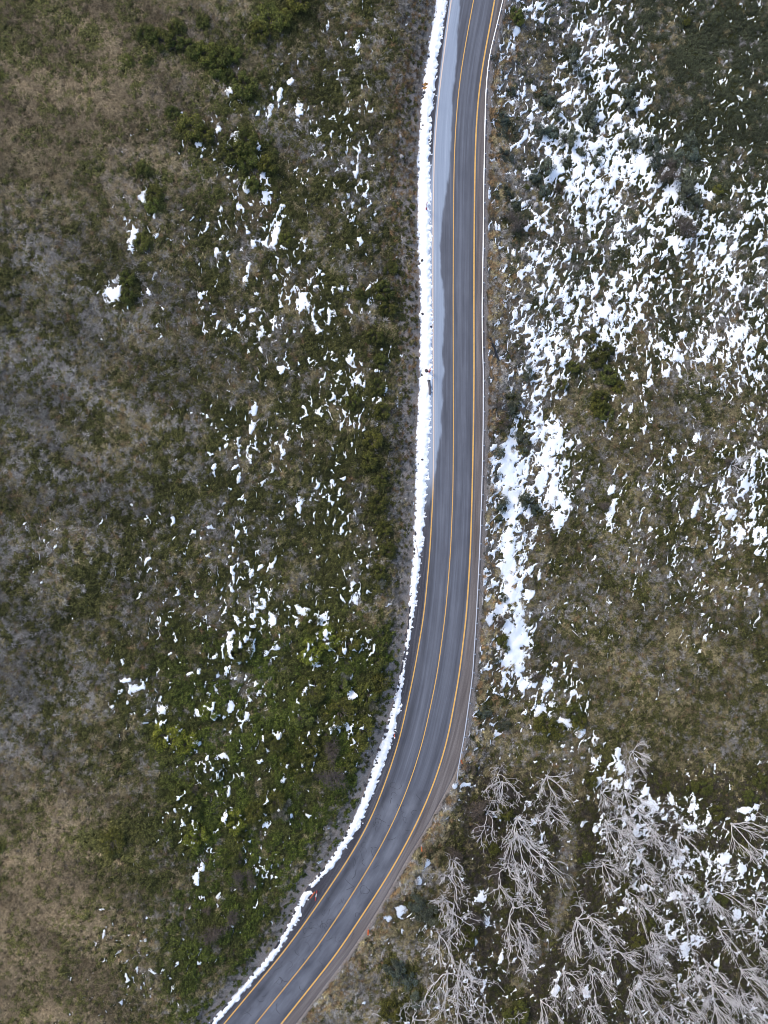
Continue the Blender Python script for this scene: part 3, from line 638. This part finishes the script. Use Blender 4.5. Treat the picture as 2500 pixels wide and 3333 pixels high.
gi = ng.nodes.new('NodeGroupInput'); go = ng.nodes.new('NodeGroupOutput'); ip = ng.nodes.new('GeometryNodeInstanceOnPoints'); ci = ng.nodes.new('GeometryNodeCollectionInfo')
ci.inputs['Collection'].default_value = src; ci.inputs['Separate Children'].default_value = True; ci.inputs['Reset Children'].default_value = True
ip.inputs['Pick Instance'].default_value = True
def named(nm, t):
    x = ng.nodes.new('GeometryNodeInputNamedAttribute'); x.data_type = t; x.inputs[0].default_value = nm; return x.outputs[0]
cb = ng.nodes.new('ShaderNodeCombineXYZ'); lk = ng.links.new
lk(named('rz', 'FLOAT'), cb.inputs[2]); e2r = ng.nodes.new('FunctionNodeEulerToRotation'); lk(cb.outputs[0], e2r.inputs[0])
lk(gi.outputs[0], ip.inputs['Points']); lk(ci.outputs[0], ip.inputs['Instance']); lk(named('kind', 'INT'), ip.inputs['Instance Index'])
lk(e2r.outputs[0], ip.inputs['Rotation']); lk(named('scl', 'FLOAT'), ip.inputs['Scale']); lk(ip.outputs[0], go.inputs[0])
md = heath.modifiers.new('scatter', 'NODES'); md.node_group = ng

# ------------------------------------------------------------------ shrubs
def shrub_meshes(seed, nlobes, nleaf, leaf, flat, twiggy, l0=0.24, l1=0.40):
    rg = random.Random(seed); lobes = []
    for i in range(nlobes):
        a = rg.uniform(0, 6.28); r = math.sqrt(rg.random()) * (0.98 - 0.85 * (l0 + l1) / 2)
        lobes.append((r * math.cos(a), r * math.sin(a), flat * (0.50 + 0.35 * (1 - r)) * rg.uniform(0.75, 1.15), rg.uniform(l0, l1)))
    def fp(g):
        lx, ly, lz, lr = g.choice(lobes); a = g.uniform(0, 6.28); e = math.asin(g.uniform(-0.35, 1)); r = lr * g.uniform(0.72, 1.05)
        d = (math.cos(a) * math.cos(e), math.sin(a) * math.cos(e), math.sin(e)); return (lx + d[0] * r, ly + d[1] * r, max(0.02, lz + d[2] * r * 0.8)), d
    st = MB()
    for lx, ly, lz, lr in lobes:
        st.tube([(0, 0, -0.04), (lx * .45, ly * .45, lz * .6), (lx, ly, lz)], [0.028, 0.02, 0.012], 4, False)
        if twiggy:
            for i in range(16):
                a = rg.uniform(0, 6.28); e = rg.uniform(0.1, 1.3); q_ = lr * rg.uniform(0.9, 1.35)
                d = Vector((math.cos(a) * math.cos(e), math.sin(a) * math.cos(e), math.sin(e) * .8)); m0 = Vector((lx, ly, lz))
                k = Vector((rg.gauss(0, .05), rg.gauss(0, .05), rg.gauss(0, .05)))
                st.tube([m0, m0 + d * q_ * .5 + k, m0 + d * q_], [0.012, 0.009, 0.005], 3, False)
    V, F = leaf_quads(rg, nleaf, fp, leaf, 0.35)
    return pyd('crown', V, F), st.mesh('stem')
SM = {'g': [shrub_meshes(300 + k, 30, 2600, 0.044, 0.66, False, 0.14, 0.25) for k in range(4)],
      'b': [shrub_meshes(320 + k, 15, 2200, 0.040, 0.80, False, 0.18, 0.32) for k in range(4)],
      'k': [shrub_meshes(340 + k, 12, 1300, 0.028, 0.75, True) for k in range(3)],
      'p': [shrub_meshes(360 + k, 11, 1500, 0.036, 0.55, True) for k in range(2)]}
SM['l'] = SM['g']
for k_, ls in SM.items():
    for cr, st in ls:
        if not cr.materials: cr.materials.append(M['leaf']); st.materials.append(M['twig'])
SCOL = {'g': (0.084, 0.090, 0.017), 'l': (0.118, 0.138, 0.018), 'b': (0.082, 0.098, 0.074), 'k': (0.105, 0.086, 0.072), 'p': (0.17, 0.18, 0.145)}
LOOK = {'g': 'olive', 'l': 'lime', 'b': 'bluish', 'k': 'brown', 'p': 'pale'}
ZONE = {'ul': 'on upper left slope', 'ml': 'along the left bank', 'll': 'left of the bend', 'ur': 'on upper right slope',
        'gr': 'close behind guardrail', 'mr': 'in right-hand grass', 'tr': 'among the dead trees'}
ORD = ['first', 'second', 'third', 'fourth', 'fifth', 'sixth', 'seventh', 'eighth', 'ninth', 'tenth', 'eleventh', 'twelfth', 'thirteenth', 'fourteenth', 'fifteenth', 'sixteenth', 'seventeenth', 'eighteenth', 'nineteenth']
def ordinal(i):
    if i < 19: return ORD[i]
    t, u_ = divmod(i + 1, 10); T_ = ['', '', 'twent', 'thirt', 'fort', 'fift', 'sixt', 'sevent'][t]
    return T_ + 'ieth' if u_ == 0 else T_ + 'y-' + ORD[u_ - 1]
cnt = {}; rs = random.Random(21)
for (u, v, r, k, zn) in sorted(SHRUBS, key=lambda s: s[1]):
    x, y, z = [float(q) for q in at(np.array([u]), np.array([v]))]
    x, y, z = float(x), float(y), float(z)
    i = cnt.get((k, zn), 0); cnt[(k, zn)] = i + 1
    rad = r * (CAM_H - z) / F_PX * 1.12
    e = empty('shrub', (x, y, z - 0.05), rs.uniform(0, 6.28)); e.scale = (rad, rad * rs.uniform(0.85, 1.1), min(rad, 1.9) * rs.uniform(0.95, 1.25))
    if zn == 'll': e.scale.z = min(rad, 1.9) * 1.0
    tot = sum(1 for s in SHRUBS if s[3] == k and s[4] == zn)
    siz = 'small' if r < 20 else ('large' if r > 38 else 'mid-sized')
    nth = 'the only one' if tot == 1 else ordinal(i) + ' of its kind from the top'
    tag(e, ('%s %s shrub, only one %s' % (siz, LOOK[k], ZONE[zn])) if tot == 1 else '%s %s shrub, %s of them from top %s' % (siz, LOOK[k], ordinal(i), ZONE[zn]), 'shrub', {'g': 'olive-green shrubs', 'l': 'bright green shrubs', 'b': 'blue-green shrubs', 'k': 'grey-brown twiggy shrubs', 'p': 'pale shrubs'}[k])
    cr, st = rs.choice(SM[k]); q_ = rs.uniform(0.72, 1.25); h_ = rs.uniform(0.9, 1.1)
    q_ *= 1.35 if zn in ('ul', 'ur') else 1.0
    c_ = obj('crown', cr, None, e); c_.color = (SCOL[k][0] * q_ * h_, SCOL[k][1] * q_, SCOL[k][2] * q_ / h_, 1)
    obj('stem', st, None, e)

# ------------------------------------------------------------------ dead snow gums
GNARL = [False]
def limb(rg, start, az, el, length, r0, lvl, mb):
    """one sinuous limb that forks again and again"""
    n = (9, 7, 5, 4)[lvl]; p = Vector(start); pts = [p.copy()]; rad = [r0]; a, e_ = az, el
    gn_ = GNARL[0]; rmin = 0.032 if gn_ else 0.023; seg = length / n; heads = []; bend = rg.uniform(-0.10, 0.10)
    for i in range(n):
        a += rg.gauss(bend, 0.40 if gn_ else 0.26); e_ += rg.gauss(0.0, 0.28 if gn_ else 0.17) + (0.05 if i > 1 else -0.03)
        e_ = max(0.05 if gn_ else 0.30, min(1.42, e_)); q = seg * rg.uniform(0.7, 1.3)
        p = p + Vector((math.cos(a) * math.cos(e_), math.sin(a) * math.cos(e_), math.sin(e_))) * q
        pts.append(p.copy()); rad.append(max(rmin, r0 * (1 - 0.68 * (i + 1) / n))); heads.append((p.copy(), a, e_, rad[-1], (i + 1) / n))
    mb.tube(pts, rad, 5 if lvl < 1 else 3, False)
    if lvl < 3:
        for (q, a_, e2, r_, t) in heads:
            if t < 0.25: continue
            for c_ in range(2 if (lvl == 0 and rg.random() < 0.25) else 1):
                if rg.random() < ((0.85, 0.46, 0.08) if gn_ else (0.95, 0.60, 0.26))[lvl]:
                    limb(rg, q, a_ + rg.choice((-1, 1)) * rg.uniform(0.25, 0.85), e2 + rg.uniform(-0.35, 0.2), length * rg.uniform(0.36, 0.58) * (1.15 - 0.4 * t), max(rmin, r_ * 0.80), lvl + 1, mb)
def tree_variant(seed, nl):
    rg = random.Random(seed); parts = []
    tb = MB(); tb.tube([(0, 0, -0.3), (rg.uniform(-.1, .1), rg.uniform(-.1, .1), 0.45), (rg.uniform(-.15, .15), rg.uniform(-.15, .15), 0.95)], [0.26, 0.20, 0.13], 8)
    parts.append(('trunk', tb.mesh('trunk', True)))
    for k in range(nl):
        b_ = MB(); az = 2 * math.pi * k / nl + rg.uniform(-0.4, 0.4)
        limb(rg, (0.05 * math.cos(az), 0.05 * math.sin(az), rg.uniform(0.3, 0.85)), az, rg.uniform(0.85, 1.25), rg.uniform(5.6, 7.8), rg.uniform(0.08, 0.105), 0, b_)
        parts.append(('branch', b_.mesh('branch', True)))
    for _, me_ in parts: me_.materials.append(M['bark'])
    return parts
TV = [tree_variant(500 + k, 5 + k % 3) for k in range(9)]
GNARL[0] = True; TG = [tree_variant(540 + k, 4 + k % 3) for k in range(7)]      # crooked, open-branched ones nearer the road
TREES = [tuple(float(q) for q in t.split(',')) for t in (
 '1619,2519,60;1634,2543,100;1682,2659,135;1586,2640,85;1682,2712,205;1653,2818,85;1624,2881,60;1779,2524,85;1783,2625,75;1475,2794,75;1460,2847,75;1441,2915,65;1470,2958,95;1431,3045,105;1499,3122,115;1455,3160,140;1509,3146,130;1668,2944,140;1687,3001,110;1692,3074,70;1875,2987,145;1923,2987,135;1962,2808,110;1832,3156,75;1918,3141,110;1759,3252,130;1914,3271,90;1576,3271,100;1489,3290,100;1345,3310,90;1253,3315,70;'
 '1955,2574,65;2033,2574,105;2076,2641,110;1970,2670,120;2009,2699,80;2057,2747,120;2148,2737,110;2206,2709,100;2380,2680,165;2293,2882,165;2076,2925,115;2037,2897,75;2086,2844,90;2182,2844,85;2221,2935,140;2115,3027,105;2100,3075,80;1989,3085,140;2336,3017,145;2076,3171,110;2047,3220,100;2144,3282,90;2288,3118,120;2240,3152,110;2312,3196,150;2409,3152,115;2206,3196,105;2414,3229,110;2322,3268,110;2452,2930,100;2471,3075,110;2057,2443,50;2182,3268,100;2385,1515,60;2470,3300,100;1640,3310,80').split(';')]
rt = random.Random(31)
order = sorted(range(len(TREES)), key=lambda i: TREES[i][0]); rank_x = {i: k for k, i in enumerate(order)}
for i, (u, v, ln) in enumerate(TREES):
    x, y, z = [float(np.asarray(q).ravel()[0]) for q in at(np.array([u]), np.array([v]))]
    s = 0.27 + ln / 165.0 * 0.66
    e = empty('dead_tree', (x, y, z), rt.uniform(0, 6.28)); e.scale = (s * rt.uniform(.9, 1.1), s * rt.uniform(.9, 1.1), s * rt.uniform(1.05, 1.3))
    siz = 'tall wide-spreading' if ln > 128 else ('small' if ln < 80 else 'mid-sized')
    if v < 1600: lab = 'small bare dead bush-like tree standing alone in snow at right edge'
    else: lab = '%s bare dead tree, %s from the left in lower right stand' % (siz, ordinal(rank_x[i]))
    tag(e, lab, 'dead tree', 'bare dead trees')
    for nm, me_ in (TG[i % len(TG)] if (u < 1760 and ln < 190) or i % 4 == 1 else TV[i % len(TV)]): obj(nm, me_, None, e)

# ------------------------------------------------------------------ guardrail
gl_rows = np.concatenate([np.arange(-300, 2541, 10.0)])
gp = []
for v in gl_rows:
    u = float(at_row(XG, v)); gp.append(g2w(u, v, 0.68))
for (u, v) in ((1487.5, 2544), (1489, 2549), (1492, 2554)): gp.append(g2w(u, v, 0.66))
prof = [(0.045, 0.155), (0.045, 0.12), (-0.04, 0.09), (-0.04, 0.045), (0.04, 0.015), (0.04, -0.015), (-0.04, -0.045), (-0.04, -0.09), (0.045, -0.12), (0.045, -0.155)]
V = []; F = []
for i, (x, y) in enumerate(gp):
    a = gp[max(i - 1, 0)]; b_ = gp[min(i + 1, len(gp) - 1)]; d = Vector((b_[0] - a[0], b_[1] - a[1])).normalized(); nx_, ny_ = -d.y, d.x
    for (o_, h) in prof: V.append((x + nx_ * o_, y + ny_ * o_, 0.62 + h))
    for (o_, h) in reversed(prof): V.append((x + nx_ * (o_ - 0.02), y + ny_ * (o_ - 0.02), 0.62 + h))
np_ = len(prof) * 2
for i in range(len(gp) - 1):
    for k in range(np_): a = i * np_ + k; b_ = i * np_ + (k + 1) % np_; F.append((a, b_, b_ + np_, a + np_))
F.append(tuple(range(np_))); F.append(tuple((len(gp) - 1) * np_ + k for k in reversed(range(np_))))
ge = empty('guardrail', (0, 0, 0)); tag(ge, 'long galvanised steel guardrail on posts along the right shoulder', 'guardrail')
obj('rail_beam', pyd('rail_beam', V, F), M['steel'], ge)
pb = MB(); pb.box((0, 0, 0.30), (0.055, 0.075, 0.62)); pm_ = pb.mesh('post'); pm_.materials.append(M['post'])
bb = MB(); bb.box((0, 0, 0), (0.10, 0.055, 0.13)); bm_ = bb.mesh('block'); bm_.materials.append(M['steel'])
acc = 0.0; nxt = 0.6
for i in range(1, len(gp) - 2):
    a, b_ = gp[i - 1], gp[i]; L_ = math.hypot(b_[0] - a[0], b_[1] - a[1]); acc += L_
    if acc >= nxt:
        nxt += 2.5; d = Vector((b_[0] - a[0], b_[1] - a[1])).normalized(); ox, oy = -d.y, d.x
        if ox < 0: ox, oy = -ox, -oy
        rz = math.atan2(oy, ox)
        p_ = obj('post', pm_, None, ge); p_.location = (b_[0] + ox * 0.27, b_[1] + oy * 0.27, -0.25); p_.rotation_euler = (0, 0, rz)
        k_ = obj('spacer_block', bm_, None, p_); k_.location = (-0.105, 0, 0.87)
# ------------------------------------------------------------------ snow poles, marker posts, sign
def pole(u, v, h, segs, label, lean=(0, 0), r=0.045, name='snow_pole', cap=None):
    x, y, z = [float(np.asarray(q).ravel()[0]) for q in at(np.array([u]), np.array([v]))]; z = max(z, 0.0) if z > -0.2 else z
    e = empty(name, (x, y, z)); e.rotation_euler = (lean[0], lean[1], 0)
    z0 = -0.25
    for (frac, mat, nm, rr_) in segs:
        z1 = h * frac; b_ = MB(); b_.tube([(0, 0, z0), (0, 0, z1)], r * rr_, 10); b_.build(nm, M[mat], e, False); z0 = z1
    if cap: b_ = MB(); b_.tube([(0, 0, h), (0, 0, h + 0.05), (0, 0, h + 0.07)], [r * 2.2, r * 2.2, r * 1.2], 12); b_.build('cap', M[cap], e)
    tag(e, label, 'marker pole' if name == 'snow_pole' else 'marker post', 'roadside snow poles'); return e
pole(1387, 683, 2.7, [(0.34, 'red', 'pole', 1.9), (0.62, 'white', 'band', 1.25), (1.0, 'red', 'tip', 1.0)], 'red and white snow pole in the snow bank by the pale lane', r=0.062)
pole(1397, 1211, 2.6, [(0.5, 'red', 'pole', 2.2), (0.8, 'white', 'band', 1.0), (1.0, 'red', 'tip', 1.0)], 'red snow pole in the snow bank above the exposed pipe', r=0.07)
pole(1284, 2388, 2.0, [(0.45, 'red', 'pole', 1.3), (0.8, 'orange', 'band', 1.6), (1.0, 'red', 'tip', 2.3)], 'orange snow pole with white cap at the verge where the bend begins', r=0.045, cap='white')
pole(1032, 2899, 2.7, [(0.35, 'red', 'pole', 1.2), (0.68, 'white', 'band', 1.3), (1.0, 'red', 'tip', 1.1)], 'red and white snow pole at the gap in the lower snow bank', r=0.06)
pole(1025, 2903, 1.2, [(0.5, 'orange', 'pole', 1.8), (1.0, 'orange', 'tip', 1.6)], 'short orange post leaning beside the banded snow pole', (0.35, -0.55), r=0.045, name='marker_post')
pole(1501, 2475, 1.3, [(0.75, 'orange', 'pole', 1.3), (1.0, 'signk', 'tip', 1.1)], 'short orange post just behind the lower end of the guardrail', (0.2, 0.1), r=0.05, name='marker_post')
pole(1372, 2754, 1.4, [(0.7, 'orange', 'pole', 1.3), (1.0, 'orange', 'tip', 1.5)], 'orange post in straw grass below the guardrail end', (0.1, 0), r=0.055, name='marker_post')
pole(1199, 3028, 2.9, [(0.42, 'orange', 'pole', 2.0), (1.0, 'signk', 'tip', 0.9)], 'tall pole with orange sleeve and black top at the lower right verge', r=0.06)
# warning sign: two diamonds on one post, facing the traffic coming up from below
x, y, z = [float(np.asarray(q).ravel()[0]) for q in at(np.array([1380.0]), np.array([305.0]))]; z = max(z, 0)
e = empty('road_sign', (x, y, z)); e.rotation_euler = (0, 0, 0.12)
tag(e, 'two orange diamond warning signs stacked on one post in the snow bank', 'road sign')
b_ = MB(); b_.tube([(0, 0, -0.3), (0, 0, 2.95)], 0.035, 8); b_.build('post', M['post'], e)
def diamond(cz, s, arrow, ox=0.0):
    b_ = MB(); t = 0.012; pv = [(ox - s, 0), (ox, -s), (ox + s, 0), (ox, s)]; k = len(b_.V)
    for yy in (-0.055, -0.055 - t): b_.V += [(p[0], yy, cz + p[1]) for p in pv]
    b_.F += [(0, 1, 2, 3), (7, 6, 5, 4)] + [(i, (i + 1) % 4 + 0, (i + 1) % 4 + 4, i + 4) for i in range(4)]
    o_ = b_.build('sign_plate', M['signo'], e)
    a_ = MB()
    pts = [(ox + 0.16 * math.cos(q) * s / .5, -0.071, cz + 0.02 + 0.16 * math.sin(q) * s / .5) for q in np.linspace(-0.9, 2.3, 8)] if arrow else [(ox - 0.18, -0.071, cz + 0.03), (ox + 0.0, -0.071, cz + 0.05), (ox + 0.16, -0.071, cz + 0.03)]
    a_.tube(pts, 0.045 if arrow else 0.03, 5); a_.build('symbol', M['signk'], o_)
diamond(2.45, 0.50, True, 0.10); diamond(1.55, 0.44, False, 0.0)

# ------------------------------------------------------------------ pipes, rocks, sticks
def ground_pts(txt, lift):
    out = []
    for t in txt.split(';'):
        u, v = [float(q) for q in t.split(',')]; p_ = [float(np.asarray(q).ravel()[0]) for q in at(np.array([u]), np.array([v]))]
        out.append((p_[0], p_[1], p_[2] + lift))
    return out
def corrugated(pts, r, b_):
    q = []; rad = []
    for i in range(len(pts) - 1):
        a, c_ = Vector(pts[i]), Vector(pts[i + 1]); k = max(2, int((c_ - a).length / 0.08))
        for j in range(k): q.append(a.lerp(c_, j / k)); rad.append(r * (1.0 + 0.08 * (j % 2)))
    q.append(Vector(pts[-1])); rad.append(r); b_.tube(q, rad, 12)
P1 = ground_pts('1594,1101;1600,1114;1607,1130;1613,1146;1616.5,1162;1617.5,1180;1617.5,1200', 0.16)
e = empty('drain_pipe', P1[0]); tag(e, 'long black corrugated drain pipe lying down the slope past the guardrail', 'pipe')
loc = lambda pts, o_: [tuple(Vector(p) - Vector(o_)) for p in pts]
b_ = MB(); corrugated(loc(P1, P1[0]), 0.19, b_); b_.build('pipe_body', M['black'], e, True)
b_ = MB(); q0, q1 = loc(P1, P1[0])[:2]; d = (Vector(q1) - Vector(q0)).normalized(); b_.tube([Vector(q0) - d * 0.06, Vector(q0) + d * 0.10], 0.235, 14); b_.build('collar', M['black'], e)
P2 = ground_pts('1612,1222;1618,1234;1620,1243;1624,1252', 0.10)
e = empty('drain_pipe', P2[0]); tag(e, 'short half-buried end of black drain pipe lower down in snow', 'pipe')
b_ = MB(); corrugated(loc(P2, P2[0]), 0.13, b_); b_.build('pipe_body', M['black'], e, True)
P3_ = [(*g2w(1396, 1240, 0.2), 0.24), (*g2w(1399, 1262, 0.2), 0.26), (*g2w(1400, 1284, 0.2), 0.16)]
e = empty('culvert_pipe', P3_[0]); tag(e, 'dark culvert pipe poking out of the snow bank beside the road', 'pipe')
b_ = MB(); corrugated(loc(P3_, P3_[0]), 0.19, b_); b_.build('pipe_body', M['concrete'], e, True)
b_ = MB(); q0 = loc(P3_, P3_[0]); d = (Vector(q0[1]) - Vector(q0[0])).normalized(); b_.tube([Vector(q0[0]) - d * 0.12, Vector(q0[0]) + d * 0.04], 0.24, 14); b_.build('collar', M['black'], e)
def rock(u, v, r, label, mat='rock', group='rocks on the snow bank', lift=None):
    x, y, z = [float(np.asarray(q).ravel()[0]) for q in at(np.array([u]), np.array([v]))]
    if lift is None: z = max(z, 0) + max(0.0, float(snow_at(bt, np.array([x]), np.array([y]))[0])) - r * 0.25
    rg = random.Random(int(u * 7 + v)); V = []; F = []; nl, nr_ = 5, 8
    V.append((0, 0, -r * .5))
    for i in range(1, nl):
        ph = math.pi * i / nl - math.pi / 2
        for k in range(nr_):
            a = 2 * math.pi * k / nr_; q = r * rg.uniform(0.78, 1.2); V.append((q * math.cos(ph) * math.cos(a) * 1.15, q * math.cos(ph) * math.sin(a) * 0.9, q * math.sin(ph) * 0.7))
    V.append((0, 0, r * .6)); tp = len(V) - 1
    for k in range(nr_):
        F.append((0, 1 + (k + 1) % nr_, 1 + k)); F.append((tp, 1 + (nl - 2) * nr_ + k, 1 + (nl - 2) * nr_ + (k + 1) % nr_))
        for i in range(nl - 2):
            a = 1 + i * nr_ + k; b2 = 1 + i * nr_ + (k + 1) % nr_; F.append((a, b2, b2 + nr_, a + nr_))
    o_ = obj('rock', pyd('rock', V, F), M[mat]); o_.location = (x, y, z + r * 0.3); o_.rotation_euler = (0, 0, rg.uniform(0, 6)); tag(o_, label, 'rock', group)
ROCKS = [(1380, 304, .26, 'dark rock below the orange diamond signs'), (1376, 409, .17, 'small dark rock low on the snow bank, above the red pole'), (1374, 849, .22, 'upper of two dark rocks on the left edge of the snow bank'),
         (1366, 861, .24, 'lower of two dark rocks on the left edge of the snow bank'), (1375, 1023, .24, 'lone dark rock on the snow bank midway along the road'), (1387, 1208, .28, 'dark rock beside the red snow pole above the pipe'),
         (1373, 1221, .18, 'dark rock at the snow edge left of the pipe'), (1374, 1497, .17, 'small dark rock on the snow bank where the salt film ends'), (1361, 1510, .12, 'smallest dark rock on the snow bank near the salt film end'),
         (1320, 2066, .22, 'dark rock on thin snow at the verge above the bend'), (1402, 1064, .15, 'small dark rock at the road side of the snow bank'), (1235, 2440, .3, 'dark rock on the earth bank beside the bend'),
         (1190, 2555, .34, 'broad dark rock on the earth bank below the bend'), (1228, 2482, .22, 'dark rock at the snow edge inside the bend'), (1255, 2378, .34, 'brown rock where the snow bank thins at the bend')]
for (u, v, r, lab) in ROCKS: rock(u, v, r, lab)
rock(1736, 645, .36, 'flat pale stone right of guardrail among snow, upper of two', 'stone', 'pale stones on the slope', 0); rock(1744, 668, .40, 'flat pale stone right of guardrail among snow, lower of two', 'stone', 'pale stones on the slope', 0)
rock(1302, 445, .34, 'pale boulder on the brown earth bank, upper of two', 'stone', 'pale stones on the bank', 0); rock(1305, 512, .40, 'pale boulder on the brown earth bank, lower of two', 'stone', 'pale stones on the bank', 0)
def stick(txt, r, label, mat='stick', lift=0.12):
    P_ = ground_pts(txt, lift); b_ = MB(); b_.tube(loc(P_, P_[0]), [r] * (len(P_) - 1) + [r * .5], 6)
    o_ = b_.build('fallen_stick', M[mat]); o_.location = P_[0]; tag(o_, label, 'stick', 'fallen sticks')
stick('1355,1774;1358,1790;1362,1818', 0.035, 'thin orange-brown stick lying along the snow bank', 'stick', 0.36)
stick('1862,2051;1872,2060;1883,2071', 0.06, 'pale straight stick lying in the grass right of the drift', 'bark')
